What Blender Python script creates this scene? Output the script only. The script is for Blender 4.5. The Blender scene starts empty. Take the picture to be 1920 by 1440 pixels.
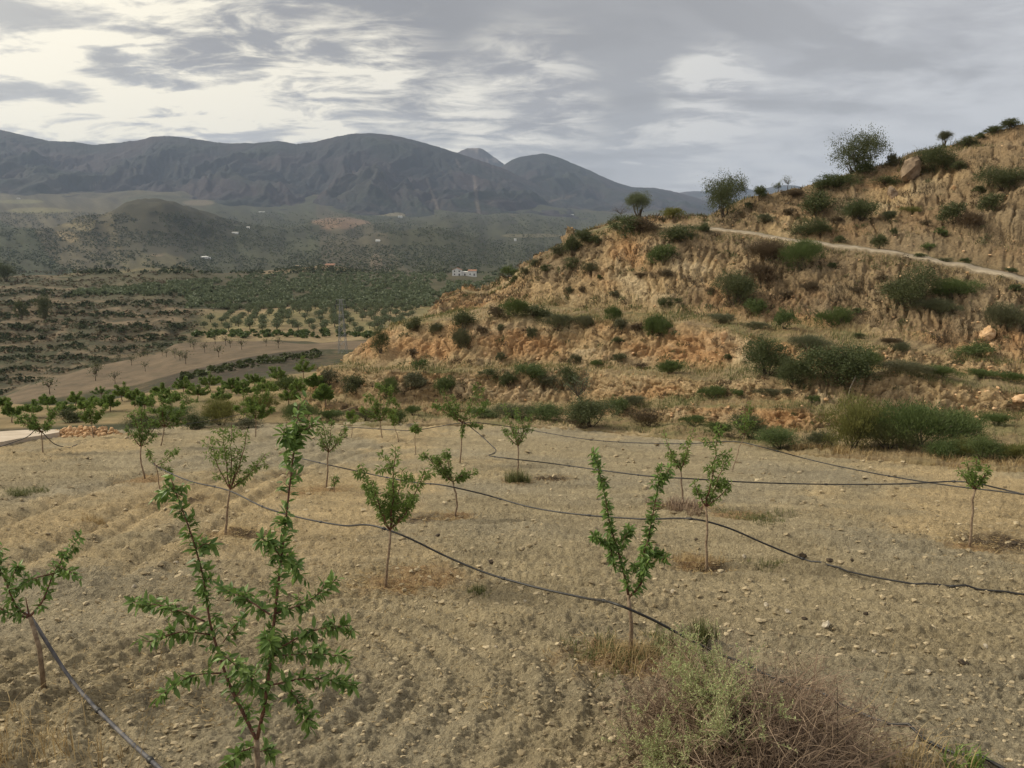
import bpy, math, random
import numpy as np
from mathutils import Vector, Matrix
from mathutils.bvhtree import BVHTree

# ------------------------------------------------------------------ camera, world, sun, exposure
SC = bpy.context.scene
COL = SC.collection
FPX = 1442.0                      # focal length in pixels of a 1920 x 1440 frame
PITCH = math.atan(280.0 / FPX)    # eye level lies at row 440
cam_d = bpy.data.cameras.new('camera'); cam = bpy.data.objects.new('camera', cam_d); COL.objects.link(cam)
cam_d.sensor_width = 36.0; cam_d.lens = 36.0 * FPX / 1920.0
cam_d.clip_start = 0.05; cam_d.clip_end = 60000.0
cam.location = (0, 0, 0); cam.rotation_euler = (math.pi / 2 - PITCH, 0, 0)
SC.camera = cam
SUN_EL, SUN_AZ = math.radians(38), math.radians(-76)      # azimuth from +Y (view direction), negative = left
SUN_DIR = (math.cos(SUN_EL) * math.sin(SUN_AZ), math.cos(SUN_EL) * math.cos(SUN_AZ), math.sin(SUN_EL))
SC.view_settings.view_transform = 'Standard'; SC.view_settings.look = 'None'
SC.view_settings.exposure = 1.05; SC.view_settings.gamma = 1.0; SC.view_settings.use_curve_mapping = False
SC.cycles.use_denoising = True
SC.cycles.max_bounces = 6; SC.cycles.diffuse_bounces = 3; SC.cycles.glossy_bounces = 2
SC.cycles.transmission_bounces = 4; SC.cycles.transparent_max_bounces = 8; SC.cycles.volume_bounces = 1


class G:
    """small helper for node graphs"""
    def __init__(s, tree): s.t = tree
    def n(s, typ, ins=None, **props):
        nd = s.t.nodes.new(typ)
        for k, v in props.items(): setattr(nd, k, v)
        for k, v in (ins or {}).items():
            sock = nd.inputs[k]
            if isinstance(v, bpy.types.NodeSocket): s.t.links.new(v, sock)
            else: sock.default_value = v
        return nd
    def math(s, op, a, b=0.0, c=0.0, clamp=False):
        nd = s.n('ShaderNodeMath', {0: a, 1: b, 2: c}, operation=op); nd.use_clamp = clamp
        return nd.outputs[0]
    def vmath(s, op, a, b=(0, 0, 0)):
        nd = s.n('ShaderNodeVectorMath', {0: a, 1: b}, operation=op)
        return nd.outputs['Value'] if op in ('DOT_PRODUCT', 'LENGTH') else nd.outputs[0]
    def mix(s, f, a, b, blend='MIX'):
        nd = s.t.nodes.new('ShaderNodeMix'); nd.data_type = 'RGBA'; nd.blend_type = blend
        for k, v in ((0, f), (6, a), (7, b)):
            if isinstance(v, bpy.types.NodeSocket): s.t.links.new(v, nd.inputs[k])
            else: nd.inputs[k].default_value = v if k == 0 else (tuple(v) + (1.0,))[:4]
        return nd.outputs[2]
    def noise(s, vec, scale, detail=4.0, rough=0.55, dist=0.0):
        nd = s.n('ShaderNodeTexNoise', {'Scale': scale, 'Detail': detail, 'Roughness': rough, 'Distortion': dist})
        if vec is not None: s.t.links.new(vec, nd.inputs['Vector'])
        return nd.outputs[0]
    def ramp(s, f, lo, hi, clamp=True):
        nd = s.n('ShaderNodeMapRange', {0: f, 1: lo, 2: hi}, interpolation_type='SMOOTHSTEP')
        return nd.outputs[0]
    def link(s, a, b): s.t.links.new(a, b)


def build_world():
    w = bpy.data.worlds.new('World'); SC.world = w; w.use_nodes = True
    t = w.node_tree; t.nodes.clear(); g = G(t)
    out = g.n('ShaderNodeOutputWorld')
    tc = g.n('ShaderNodeTexCoord').outputs['Generated']
    d = g.vmath('NORMALIZE', tc)
    sep = g.n('ShaderNodeSeparateXYZ', {0: d})
    z = g.math('MAXIMUM', sep.outputs[2], 0.0)
    den = g.math('ADD', z, 0.17)
    p = g.n('ShaderNodeCombineXYZ', {0: g.math('DIVIDE', sep.outputs[0], den), 1: g.math('DIVIDE', sep.outputs[1], den), 2: 0.0}).outputs[0]
    p = g.vmath('ADD', p, (3.1, 7.4, 0.0))
    p1 = g.vmath('MULTIPLY', p, (0.80, 1.0, 1.0))
    big = g.noise(p1, 0.62, 3.0, 0.5, 0.25)
    med = g.noise(p1, 2.0, 6.0, 0.58, 0.45)
    fine = g.noise(g.vmath('MULTIPLY', p1, (0.75, 1.0, 1.0)), 6.0, 6.0, 0.62, 0.5)
    # how thin the deck is here
    thin = g.math('ADD', g.math('MULTIPLY', big, 0.40), g.math('ADD', g.math('MULTIPLY', med, 0.46), g.math('MULTIPLY', fine, 0.22)))
    def lobe(az, el, lo, hi):
        a, e = math.radians(az), math.radians(el)
        return g.ramp(g.vmath('DOT_PRODUCT', d, Vector((math.sin(a) * math.cos(e), math.cos(a) * math.cos(e), math.sin(e)))), lo, hi)
    thick = g.math('ADD', lobe(3, 13.5, 0.955, 0.998), lobe(-14, 19, 0.965, 0.997))
    thin = g.math('SUBTRACT', g.ramp(thin, 0.50, 0.63), g.math('MULTIPLY', thick, g.math('MULTIPLY', g.ramp(med, 0.68, 0.45), 0.6)), clamp=True)
    gaps = 0.0
    for az, el, lo in ((-28, 11, 0.975), (-12.5, 14.3, 0.990), (-19, 8.0, 0.988), (-8, 7.6, 0.992), (1.0, 8.6, 0.992), (14, 9.3, 0.9972)):
        gaps = g.math('ADD', gaps, lobe(az, el, lo, 0.9996))
    streak = g.ramp(g.math('ADD', g.math('MULTIPLY', fine, 0.6), g.math('MULTIPLY', med, 0.4)), 0.42, 0.60)
    thin = g.math('ADD', thin, g.math('MULTIPLY', gaps, g.math('MULTIPLY', streak, 0.85)), clamp=True)
    # light through the deck: stronger towards the hidden sun
    cs = g.vmath('DOT_PRODUCT', d, Vector(SUN_DIR))
    glow = g.ramp(cs, -0.15, 0.72)
    base = g.mix(glow, (0.236, 0.235, 0.242), (0.238, 0.232, 0.224))
    low = g.ramp(z, 0.22, 0.02)
    base = g.mix(g.math('MULTIPLY', low, 0.7), base, (0.320, 0.320, 0.326))
    dark = g.mix(g.math('MULTIPLY', g.ramp(med, 0.53, 0.36), 0.45), base, (0.145, 0.142, 0.142))
    dark = g.mix(g.math('MULTIPLY', thick, 0.55, clamp=True), dark, (0.150, 0.148, 0.150))
    bright = g.mix(glow, (0.31, 0.31, 0.315), (0.56, 0.515, 0.41))
    deck = g.mix(thin, dark, bright)
    up = g.ramp(cs, 0.55, 1.0)
    deck = g.mix(g.math('MULTIPLY', up, 0.75), deck, (0.72, 0.67, 0.56))
    sky = g.n('ShaderNodeTexSky', sky_type='NISHITA')
    sky.sun_disc = False; sky.sun_elevation = SUN_EL; sky.sun_rotation = SUN_AZ; sky.altitude = 400
    skyc = g.mix(1.0, sky.outputs[0], (0.07, 0.07, 0.07), 'MULTIPLY')
    c = g.mix(0.97, skyc, deck)
    c = g.mix(g.ramp(sep.outputs[2], 0.0, -0.06), c, (0.12, 0.10, 0.075))
    bg = g.n('ShaderNodeBackground', {0: c, 1: 1.0})
    g.link(bg.outputs[0], out.inputs[0])


build_world()
sun_l = bpy.data.lights.new('sun', 'SUN'); sun = bpy.data.objects.new('sun', sun_l); COL.objects.link(sun)
sun_l.energy = 1.5; sun_l.angle = math.radians(17); sun_l.color = (1.0, 0.91, 0.73)
sun.rotation_euler = Vector(SUN_DIR).to_track_quat('Z', 'Y').to_euler()

# ------------------------------------------------------------------ numpy helpers
RNG = np.random.default_rng(7)
random.seed(7)


def _h(ix, iy, seed):
    n = (ix.astype(np.int64) * 374761393 + iy.astype(np.int64) * 668265263 + seed * 1442695041) & 0xffffffff
    n = ((n ^ (n >> 13)) * 1274126177) & 0xffffffff
    n = n ^ (n >> 16)
    return n


def perlin(x, y, seed=0):
    x = np.asarray(x, float); y = np.asarray(y, float)
    xi = np.floor(x); yi = np.floor(y); xf = x - xi; yf = y - yi
    xi = xi.astype(np.int64); yi = yi.astype(np.int64)
    u = xf * xf * xf * (xf * (xf * 6 - 15) + 10); v = yf * yf * yf * (yf * (yf * 6 - 15) + 10)
    def gr(ix, iy, dx, dy):
        a = _h(ix, iy, seed).astype(float) * (2 * math.pi / 4294967296.0)
        return np.cos(a) * dx + np.sin(a) * dy
    a = gr(xi, yi, xf, yf); b = gr(xi + 1, yi, xf - 1, yf); c = gr(xi, yi + 1, xf, yf - 1); d = gr(xi + 1, yi + 1, xf - 1, yf - 1)
    return ((a * (1 - u) + b * u) * (1 - v) + (c * (1 - u) + d * u) * v) * 1.5


def fbm(x, y, o=4, seed=0, gain=0.5, lac=2.03):
    s = 0.0; a = 1.0; t = 0.0
    for i in range(o):
        s = s + a * perlin(x, y, seed + i * 17); t += a; a *= gain; x = x * lac + 5.3; y = y * lac + 1.7
    return s / t


def ridged(x, y, o=4, seed=0):
    s = 0.0; a = 1.0; t = 0.0
    for i in range(o):
        s = s + a * (1 - np.abs(perlin(x, y, seed + i * 17)) * 1.6); t += a; a *= 0.5; x = x * 2.05 + 3.1; y = y * 2.05 + 9.2
    return s / t


def worley_id(x, y, seed=0):
    """id (0..1) of the nearest jittered cell and the border distance"""
    xi = np.floor(x); yi = np.floor(y); best = np.full(x.shape, 9.0); sec = np.full(x.shape, 9.0); idv = np.zeros(x.shape)
    for i in (-1, 0, 1):
        for j in (-1, 0, 1):
            cx = xi + i; cy = yi + j
            h1 = _h(cx, cy, seed) / 4294967296.0; h2 = _h(cx, cy, seed + 5) / 4294967296.0; h3 = _h(cx, cy, seed + 9) / 4294967296.0
            dd = (cx + h1 - x) ** 2 + (cy + h2 - y) ** 2
            nb = dd < best
            sec = np.where(nb, best, np.minimum(sec, dd)); best = np.where(nb, dd, best); idv = np.where(nb, h3, idv)
    return idv, np.sqrt(sec) - np.sqrt(best)


def sstep(x, a, b):
    t = np.clip((x - a) / (b - a), 0, 1); return t * t * (3 - 2 * t)


def lerp3(a, b, f): return np.asarray(a) * (1 - f[..., None]) + np.asarray(b) * f[..., None]


CP, SP = math.cos(PITCH), math.sin(PITCH)


def pdir(px, py):
    """direction of a photograph pixel, scaled so that its forward (Y) part is 1"""
    x = (np.asarray(px, float) - 960) / FPX; y = (720 - np.asarray(py, float)) / FPX
    Y = CP + y * SP; Z = y * CP - SP
    return np.stack([x / Y, np.ones_like(Y), Z / Y], -1)


def P3(px, py, d): return pdir(px, py) * np.asarray(d, float)[..., None]


def project(P):
    P = np.asarray(P, float)
    f = P[..., 1] * CP - P[..., 2] * SP; u = P[..., 1] * SP + P[..., 2] * CP
    return 960 + FPX * P[..., 0] / f, 720 - FPX * u / f


FIELD_H, FIELD_S = 2.7, 0.15
def plane_d(px, py): return FIELD_H / (-pdir(px, py)[..., 2] - FIELD_S)


def mesh_from(name, V, faces, smooth=False, attrs=None):
    """V (n,3); faces: list of int arrays (m,3) or (m,4); attrs: name -> ('F'|'C', array) on points"""
    me = bpy.data.meshes.new(name)
    V = np.ascontiguousarray(V, dtype=np.float32)
    me.vertices.add(len(V)); me.vertices.foreach_set('co', V.ravel())
    if not isinstance(faces, (list, tuple)): faces = [faces]
    faces = [np.asarray(f, dtype=np.int32) for f in faces if len(f)]
    loops = np.concatenate([f.ravel() for f in faces]); tot = np.concatenate([np.full(len(f), f.shape[1], np.int32) for f in faces])
    start = np.concatenate([[0], np.cumsum(tot)[:-1]]).astype(np.int32)
    me.loops.add(len(loops)); me.loops.foreach_set('vertex_index', loops)
    me.polygons.add(len(tot)); me.polygons.foreach_set('loop_start', start)
    me.polygons.foreach_set('use_smooth', np.full(len(tot), smooth, dtype=bool))
    for k, (ty, arr) in (attrs or {}).items():
        if ty == 'F':
            a = me.attributes.new(k, 'FLOAT', 'POINT'); a.data.foreach_set('value', np.ascontiguousarray(arr, np.float32).ravel())
        else:
            a = me.attributes.new(k, 'FLOAT_COLOR', 'POINT')
            c = np.ones((len(V), 4), np.float32); c[:, :3] = arr; a.data.foreach_set('color', c.ravel())
    me.update(calc_edges=True); me.validate()
    return me


def link_obj(name, me, m=None, parent=None):
    if m is not None and me is not None and len(me.materials) == 0: me.materials.append(m)
    o = bpy.data.objects.new(name, me); COL.objects.link(o)
    if parent is not None: o.parent = parent
    return o


def tag(o, label=None, cat=None, group=None, kind=None):
    if label: o['label'] = label
    if cat: o['category'] = cat
    if group: o['group'] = group
    if kind: o['kind'] = kind
    return o


def empty(name, loc=(0, 0, 0)):
    o = bpy.data.objects.new(name, None); COL.objects.link(o); o.location = loc; o.empty_display_size = 0.2
    return o


def grid_faces(nr, nc):
    i = np.arange(nr * nc).reshape(nr, nc)
    return np.stack([i[:-1, :-1], i[:-1, 1:], i[1:, 1:], i[1:, :-1]], -1).reshape(-1, 4)


class MB:
    """collects verts / faces (+ one float per vert)"""
    def __init__(s): s.V = []; s.F3 = []; s.F4 = []; s.A = []; s.n = 0
    def add(s, V, F3=None, F4=None, a=0.5):
        V = np.asarray(V, float).reshape(-1, 3)
        s.V.append(V); s.A.append(np.broadcast_to(np.asarray(a, float), (len(V),)))
        if F3 is not None and len(F3): s.F3.append(np.asarray(F3) + s.n)
        if F4 is not None and len(F4): s.F4.append(np.asarray(F4) + s.n)
        s.n += len(V)
    def mesh(s, name, smooth=False):
        fs = []
        if s.F3: fs.append(np.concatenate(s.F3))
        if s.F4: fs.append(np.concatenate(s.F4))
        return mesh_from(name, np.concatenate(s.V), fs, smooth, {'v': ('F', np.concatenate(s.A))})
    def tube(s, pts, rad, n=6, a=0.5, cap=True):
        pts = np.asarray(pts, float); k = len(pts); rad = np.broadcast_to(np.asarray(rad, float), (k,))
        tg = np.gradient(pts, axis=0); tg /= np.linalg.norm(tg, axis=1, keepdims=True) + 1e-9
        ref = np.array([0.31, 0.95, 0.05]) if abs(tg[0, 2]) > 0.7 else np.array([0.0, 0.0, 1.0])
        u = np.cross(tg, ref); u /= np.linalg.norm(u, axis=1, keepdims=True) + 1e-9
        w = np.cross(tg, u)
        an = np.arange(n) * 2 * math.pi / n
        V = pts[:, None] + rad[:, None, None] * (np.cos(an)[None, :, None] * u[:, None] + np.sin(an)[None, :, None] * w[:, None])
        i = np.arange(k * n).reshape(k, n); j = np.roll(i, -1, 1)
        F = np.stack([i[:-1], j[:-1], j[1:], i[1:]], -1).reshape(-1, 4)
        V = V.reshape(-1, 3); F3 = None
        if cap:
            V = np.concatenate([V, pts[:1], pts[-1:]])
            F3 = np.concatenate([np.stack([j[0], i[0], np.full(n, k * n)], -1), np.stack([i[-1], j[-1], np.full(n, k * n + 1)], -1)])
        s.add(V, F3, F, a)
    def leaves(s, P, D, L, W, fold=0.25, up=None, a=None, rng=RNG, curve=0.0):
        """P base points, D directions; a folded rhomb blade each"""
        m = len(P)
        if m == 0: return
        D = D / (np.linalg.norm(D, axis=1, keepdims=True) + 1e-9)
        R = rng.normal(size=(m, 3)) if up is None else up + 0.5 * rng.normal(size=(m, 3))
        S = np.cross(D, R); S /= np.linalg.norm(S, axis=1, keepdims=True) + 1e-9
        Nn = np.cross(S, D)
        L = np.broadcast_to(np.asarray(L, float), (m,))[:, None]; W = np.broadcast_to(np.asarray(W, float), (m,))[:, None]
        b = P; t = P + D * L - Nn * L * curve; mid = P + D * L * 0.45
        l = mid + S * W * 0.5 + Nn * W * fold; r = mid - S * W * 0.5 + Nn * W * fold
        V = np.stack([b, r, t, l], 1).reshape(-1, 3)
        i = (np.arange(m) * 4)[:, None]
        F = np.concatenate([i + np.array([[0, 1, 2]]), i + np.array([[0, 2, 3]])])
        if a is None: a = rng.random(m)
        s.add(V, F, None, np.repeat(np.asarray(a), 4))
    def blades(s, P, h, w, lean=0.35, rng=RNG, a=None):
        m = len(P)
        if m == 0: return
        h = np.broadcast_to(np.asarray(h, float), (m,))[:, None]; w = np.broadcast_to(np.asarray(w, float), (m,))[:, None]
        an = rng.random(m) * 2 * math.pi; ln = (lean * (0.15 + 1.5 * rng.random(m)))[:, None]
        dr = np.stack([np.cos(an), np.sin(an), np.zeros(m)], -1); sd = np.stack([-np.sin(an), np.cos(an), np.zeros(m)], -1)
        upv = np.array([0, 0, 1.0])
        b = P - upv * 0.01; md = b + upv * h * 0.6 + dr * h * ln * 0.35; tp = b + upv * h * (1 - 0.3 * ln) + dr * h * ln
        V = np.stack([b - sd * w * .5, b + sd * w * .5, md + sd * w * .38, md - sd * w * .38, tp], 1).reshape(-1, 3)
        i = (np.arange(m) * 5)[:, None]
        if a is None: a = rng.random(m)
        s.add(V, i + np.array([[3, 2, 4]]), i + np.array([[0, 1, 2, 3]]), np.repeat(np.asarray(a), 5))


def ico(sub=0):
    t = (1 + 5 ** .5) / 2
    V = [(-1, t, 0), (1, t, 0), (-1, -t, 0), (1, -t, 0), (0, -1, t), (0, 1, t), (0, -1, -t), (0, 1, -t), (t, 0, -1), (t, 0, 1), (-t, 0, -1), (-t, 0, 1)]
    F = [(0, 11, 5), (0, 5, 1), (0, 1, 7), (0, 7, 10), (0, 10, 11), (1, 5, 9), (5, 11, 4), (11, 10, 2), (10, 7, 6), (7, 1, 8), (3, 9, 4), (3, 4, 2), (3, 2, 6), (3, 6, 8), (3, 8, 9), (4, 9, 5), (2, 4, 11), (6, 2, 10), (8, 6, 7), (9, 8, 1)]
    V = [np.array(v) / np.linalg.norm(v) for v in V]
    for _ in range(sub):
        c = {}; NF = []
        def mid(a, b):
            k = (min(a, b), max(a, b))
            if k not in c:
                m = V[a] + V[b]; V.append(m / np.linalg.norm(m)); c[k] = len(V) - 1
            return c[k]
        for a, b, d in F:
            x, y, z = mid(a, b), mid(b, d), mid(d, a); NF += [(a, x, z), (b, y, x), (d, z, y), (x, y, z)]
        F = NF
    return np.array(V), np.array(F)


ICO0, ICO1, ICO2 = ico(0), ico(1), ico(2)


def blobs(mb, C, S, ic=ICO0, jit=0.22, rng=RNG, a=None):
    """many rough lumps at C (m,3) with sizes S (m,3)"""
    V0, F0 = ic; m = len(C)
    if m == 0: return
    r = 1 + jit * rng.normal(size=(m, len(V0), 1)); an = rng.random(m) * 6.283
    V = V0[None] * r
    c, s = np.cos(an)[:, None], np.sin(an)[:, None]
    X = V[..., 0] * c - V[..., 1] * s; Yv = V[..., 0] * s + V[..., 1] * c
    V = np.stack([X, Yv, V[..., 2]], -1) * S[:, None] + C[:, None]
    F = (F0[None] + (np.arange(m) * len(V0))[:, None, None]).reshape(-1, 3)
    if a is None: a = rng.random(m)
    mb.add(V.reshape(-1, 3), F, None, np.repeat(a, len(V0)))


# ------------------------------------------------------------------ materials
def new_mat(name):
    m = bpy.data.materials.new(name); m.use_nodes = True; m.node_tree.nodes.clear()
    return m, G(m.node_tree)


def finish(m, g, col, rough=0.9, bump=None, bs=0.3, bd=0.02, spec=0.2, transl=None):
    p = g.n('ShaderNodeBsdfPrincipled', {'Roughness': rough, 'Specular IOR Level': spec})
    if isinstance(col, bpy.types.NodeSocket): g.link(col, p.inputs['Base Color'])
    else: p.inputs['Base Color'].default_value = tuple(col) + (1,)
    if bump is not None:
        b = g.n('ShaderNodeBump', {'Height': bump, 'Strength': bs, 'Distance': bd}); g.link(b.outputs[0], p.inputs['Normal'])
    sh = p.outputs[0]
    if transl:
        tr = g.n('ShaderNodeBsdfTranslucent')
        if isinstance(col, bpy.types.NodeSocket): g.link(col, tr.inputs[0])
        else: tr.inputs[0].default_value = tuple(col) + (1,)
        mx = g.n('ShaderNodeMixShader', {0: transl, 1: sh, 2: tr.outputs[0]}); sh = mx.outputs[0]
    o = g.n('ShaderNodeOutputMaterial'); g.link(sh, o.inputs[0])
    return m


def mat_leaf(name, dark, light, tint=None, rough=0.6, transl=0.3, spec=0.3):
    m, g = new_mat(name)
    v = g.n('ShaderNodeAttribute', attribute_name='v').outputs['Fac']
    r = g.n('ShaderNodeObjectInfo').outputs['Random']
    c = g.mix(v, dark, light)
    if tint: c = g.mix(g.math('MULTIPLY', r, 0.6), c, tint)
    return finish(m, g, c, rough, spec=spec, transl=transl)


def mat_noise(name, a, b, scale=3.0, rough=0.9, bs=0.4, bd=0.02, detail=5, spec=0.2, coord='Object'):
    m, g = new_mat(name)
    tc = g.n('ShaderNodeTexCoord').outputs[coord]
    n = g.noise(tc, scale, detail, 0.6)
    v = g.n('ShaderNodeAttribute', attribute_name='v').outputs['Fac']
    c = g.mix(g.ramp(n, 0.3, 0.7), a, b)
    return finish(m, g, c, rough, n, bs, bd, spec)


def mat_vcol(name, specs, rough=0.95, bump_scale=None, bs=0.5, bd=0.05, var=((4.0, 0.35),), mask=None):
    """vertex colour 'Col' times noise at several scales"""
    m, g = new_mat(name)
    c = g.n('ShaderNodeAttribute', attribute_name='Col').outputs['Color']
    pos = g.n('ShaderNodeNewGeometry').outputs['Position']
    for sc, amt in var:
        n = g.noise(pos, sc, 5.0, 0.62)
        f = g.math('ADD', g.math('MULTIPLY', g.math('SUBTRACT', n, 0.5), amt * 2.4), 1.0)
        cc = g.n('ShaderNodeCombineXYZ', {0: f, 1: f, 2: f}).outputs[0]
        c = g.mix(1.0, c, cc, 'MULTIPLY')
    for sc, lo, hi, colr, amt in specs:
        n = g.noise(pos, sc, 4.0, 0.65)
        f = g.math('MULTIPLY', g.ramp(n, lo, hi), amt)
        if mask: f = g.math('MULTIPLY', f, g.n('ShaderNodeAttribute', attribute_name=mask).outputs['Fac'])
        c = g.mix(f, c, colr)
    b = g.noise(pos, bump_scale, 6.0, 0.65) if bump_scale else None
    return finish(m, g, c, rough, b, bs, bd, 0.15)


M = {}
M['soil'] = mat_vcol('tilled_soil', [(40.0, 0.56, 0.68, (0.56, 0.47, 0.32), 0.65), (30.0, 0.54, 0.68, (0.16, 0.122, 0.076), 0.62)], bump_scale=34.0, bs=1.0, bd=0.07, var=((0.9, 0.14), (13.0, 0.34), (48.0, 0.55)))
M['earth'] = mat_vcol('eroded_earth', [(5.0, 0.60, 0.74, (0.14, 0.105, 0.065), 0.55), (9.0, 0.62, 0.74, (0.55, 0.44, 0.28), 0.45)], bump_scale=5.0, bs=1.0, bd=0.30, var=((0.35, 0.14), (1.9, 0.25), (9.0, 0.42)))
M['valley'] = mat_vcol('valley_ground', [(0.10, 0.50, 0.62, (0.050, 0.044, 0.027), 0.6), (0.42, 0.49, 0.60, (0.040, 0.043, 0.025), 0.8), (0.9, 0.56, 0.66, (0.17, 0.13, 0.08), 0.45)], bump_scale=0.3, bs=0.5, bd=0.6, var=((0.03, 0.25), (0.15, 0.3), (0.9, 0.3)), mask='k')
M['mountain'] = mat_vcol('mountain_slope', [(0.010, 0.55, 0.70, (0.07, 0.056, 0.052), 0.4), (0.05, 0.54, 0.68, (0.018, 0.024, 0.020), 0.75)], bump_scale=0.02, bs=0.6, bd=8.0, var=((0.003, 0.2), (0.02, 0.3), (0.09, 0.3)))
M['almond'] = mat_leaf('almond_leaf', (0.075, 0.130, 0.028), (0.225, 0.32, 0.080), (0.20, 0.27, 0.06), rough=0.5, transl=0.32)
M['almond_near'] = mat_leaf('almond_leaf_near', (0.070, 0.130, 0.028), (0.225, 0.33, 0.085), (0.17, 0.27, 0.06), rough=0.42, transl=0.30)
M['shrub_dark'] = mat_leaf('lentisk_leaf', (0.036, 0.054, 0.020), (0.125, 0.150, 0.058), (0.10, 0.105, 0.045), transl=0.2)
M['shrub_green'] = mat_leaf('broom_leaf', (0.05, 0.08, 0.024), (0.14, 0.185, 0.06), (0.11, 0.14, 0.045), transl=0.25)
M['shrub_grey'] = mat_leaf('sage_leaf', (0.055, 0.065, 0.035), (0.155, 0.165, 0.085), (0.12, 0.11, 0.06), transl=0.2)
M['shrub_brown'] = mat_leaf('dry_scrub', (0.06, 0.042, 0.025), (0.17, 0.12, 0.07), (0.10, 0.085, 0.045), transl=0.15)
M['shrub_yellow'] = mat_leaf('yellow_broom', (0.085, 0.095, 0.025), (0.25, 0.25, 0.085), (0.19, 0.19, 0.06), transl=0.3)
M['olive'] = mat_leaf('olive_leaf', (0.065, 0.082, 0.042), (0.19, 0.22, 0.12), (0.14, 0.17, 0.09), transl=0.2)
M['wood_far'] = mat_leaf('wood_crown', (0.040, 0.052, 0.026), (0.105, 0.122, 0.062), None, transl=0.0, rough=0.9)
M['straw'] = mat_leaf('dry_straw', (0.24, 0.16, 0.07), (0.55, 0.42, 0.22), None, rough=0.8, transl=0.25)
M['weed'] = mat_leaf('green_weed', (0.07, 0.095, 0.03), (0.22, 0.21, 0.085), None, rough=0.7, transl=0.3)
M['salt'] = mat_leaf('saltwort_tip', (0.25, 0.30, 0.12), (0.56, 0.60, 0.30), None, rough=0.7, transl=0.3)
M['twig'] = mat_leaf('dry_twig', (0.11, 0.072, 0.050), (0.40, 0.295, 0.205), None, rough=0.85, transl=0.0)
M['bark'] = mat_noise('young_bark', (0.17, 0.115, 0.075), (0.34, 0.26, 0.18), 30.0, bs=0.5, bd=0.004)
M['bark_red'] = mat_noise('red_shoot', (0.085, 0.038, 0.028), (0.20, 0.10, 0.065), 40.0, rough=0.6, bs=0.3, bd=0.002)
M['bark_dark'] = mat_noise('dark_bark', (0.05, 0.04, 0.03), (0.14, 0.11, 0.085), 9.0, bs=0.5, bd=0.01)
M['hose'] = mat_noise('polyethylene', (0.012, 0.012, 0.013), (0.045, 0.043, 0.04), 14.0, rough=0.45, bs=0.1, bd=0.002, spec=0.4)
M['hose_dusty'] = mat_noise('dusty_polyethylene', (0.055, 0.055, 0.065), (0.17, 0.16, 0.16), 11.0, rough=0.6, bs=0.1, bd=0.002, spec=0.3)
M['stone'] = mat_noise('pale_stone', (0.30, 0.25, 0.18), (0.55, 0.49, 0.39), 14.0, bs=0.6, bd=0.01)
M['stone_orange'] = mat_noise('orange_stone', (0.42, 0.25, 0.12), (0.66, 0.46, 0.28), 5.0, bs=0.6, bd=0.02)
M['boulder'] = mat_noise('boulder_rock', (0.15, 0.11, 0.075), (0.34, 0.25, 0.17), 1.2, bs=0.8, bd=0.1)
M['clod'] = mat_leaf('soil_clod', (0.30, 0.24, 0.15), (0.52, 0.43, 0.285), None, rough=0.95, transl=0.0, spec=0.1)
M['dark_clod'] = mat_noise('damp_clod', (0.03, 0.024, 0.018), (0.10, 0.075, 0.05), 25.0, bs=0.6, bd=0.01)
M['concrete'] = mat_noise('pale_concrete', (0.46, 0.38, 0.29), (0.60, 0.51, 0.41), 1.6, bs=0.15, bd=0.01)
M['gravel'] = mat_noise('gravel_track', (0.24, 0.195, 0.135), (0.40, 0.335, 0.25), 2.6, bs=0.5, bd=0.04)
M['whitewash'] = mat_noise('whitewash', (0.70, 0.69, 0.66), (0.82, 0.81, 0.78), 0.6, bs=0.1, bd=0.02)
M['ochre'] = mat_noise('ochre_wall', (0.40, 0.31, 0.20), (0.52, 0.42, 0.28), 0.6, bs=0.2, bd=0.02)
M['tile'] = mat_noise('roof_tile', (0.24, 0.12, 0.08), (0.38, 0.22, 0.15), 1.5, bs=0.3, bd=0.05)
M['pane'] = mat_noise('window_dark', (0.03, 0.035, 0.04), (0.06, 0.065, 0.07), 1.0, rough=0.2, bs=0.0, spec=0.5)
M['steel'] = mat_noise('galvanised_steel', (0.20, 0.20, 0.20), (0.34, 0.34, 0.33), 3.0, rough=0.6, bs=0.0, spec=0.4)

# ------------------------------------------------------------------ the ground: tilled orchard field
EDGE = np.array([(-500, 850), (0, 833), (100, 815), (200, 803), (400, 795), (570, 792), (700, 792), (900, 790), (1000, 790), (1100, 800), (1250, 815), (1400, 828), (1500, 845), (1700, 858), (1920, 875), (2400, 905)], float)
_ed = plane_d(EDGE[:, 0], EDGE[:, 1]); _eu = pdir(EDGE[:, 0], EDGE[:, 1])[:, 0]


def edge_d(u):
    return np.interp(u, _eu, _ed) + 0.5 * perlin(u * 9, u * 0, 3) + 0.25 * perlin(u * 31, u * 0 + 2, 4)


def field_pt(px, py):
    d = plane_d(np.array(float(px)), np.array(float(py))); p = pdir(px, py) * d
    return p


RING_C = field_pt(505, 1300)          # centre of the turning circle of the harrow
TREE_PATCH = []                       # filled below: base points that get a dug / mulched spot


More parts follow.
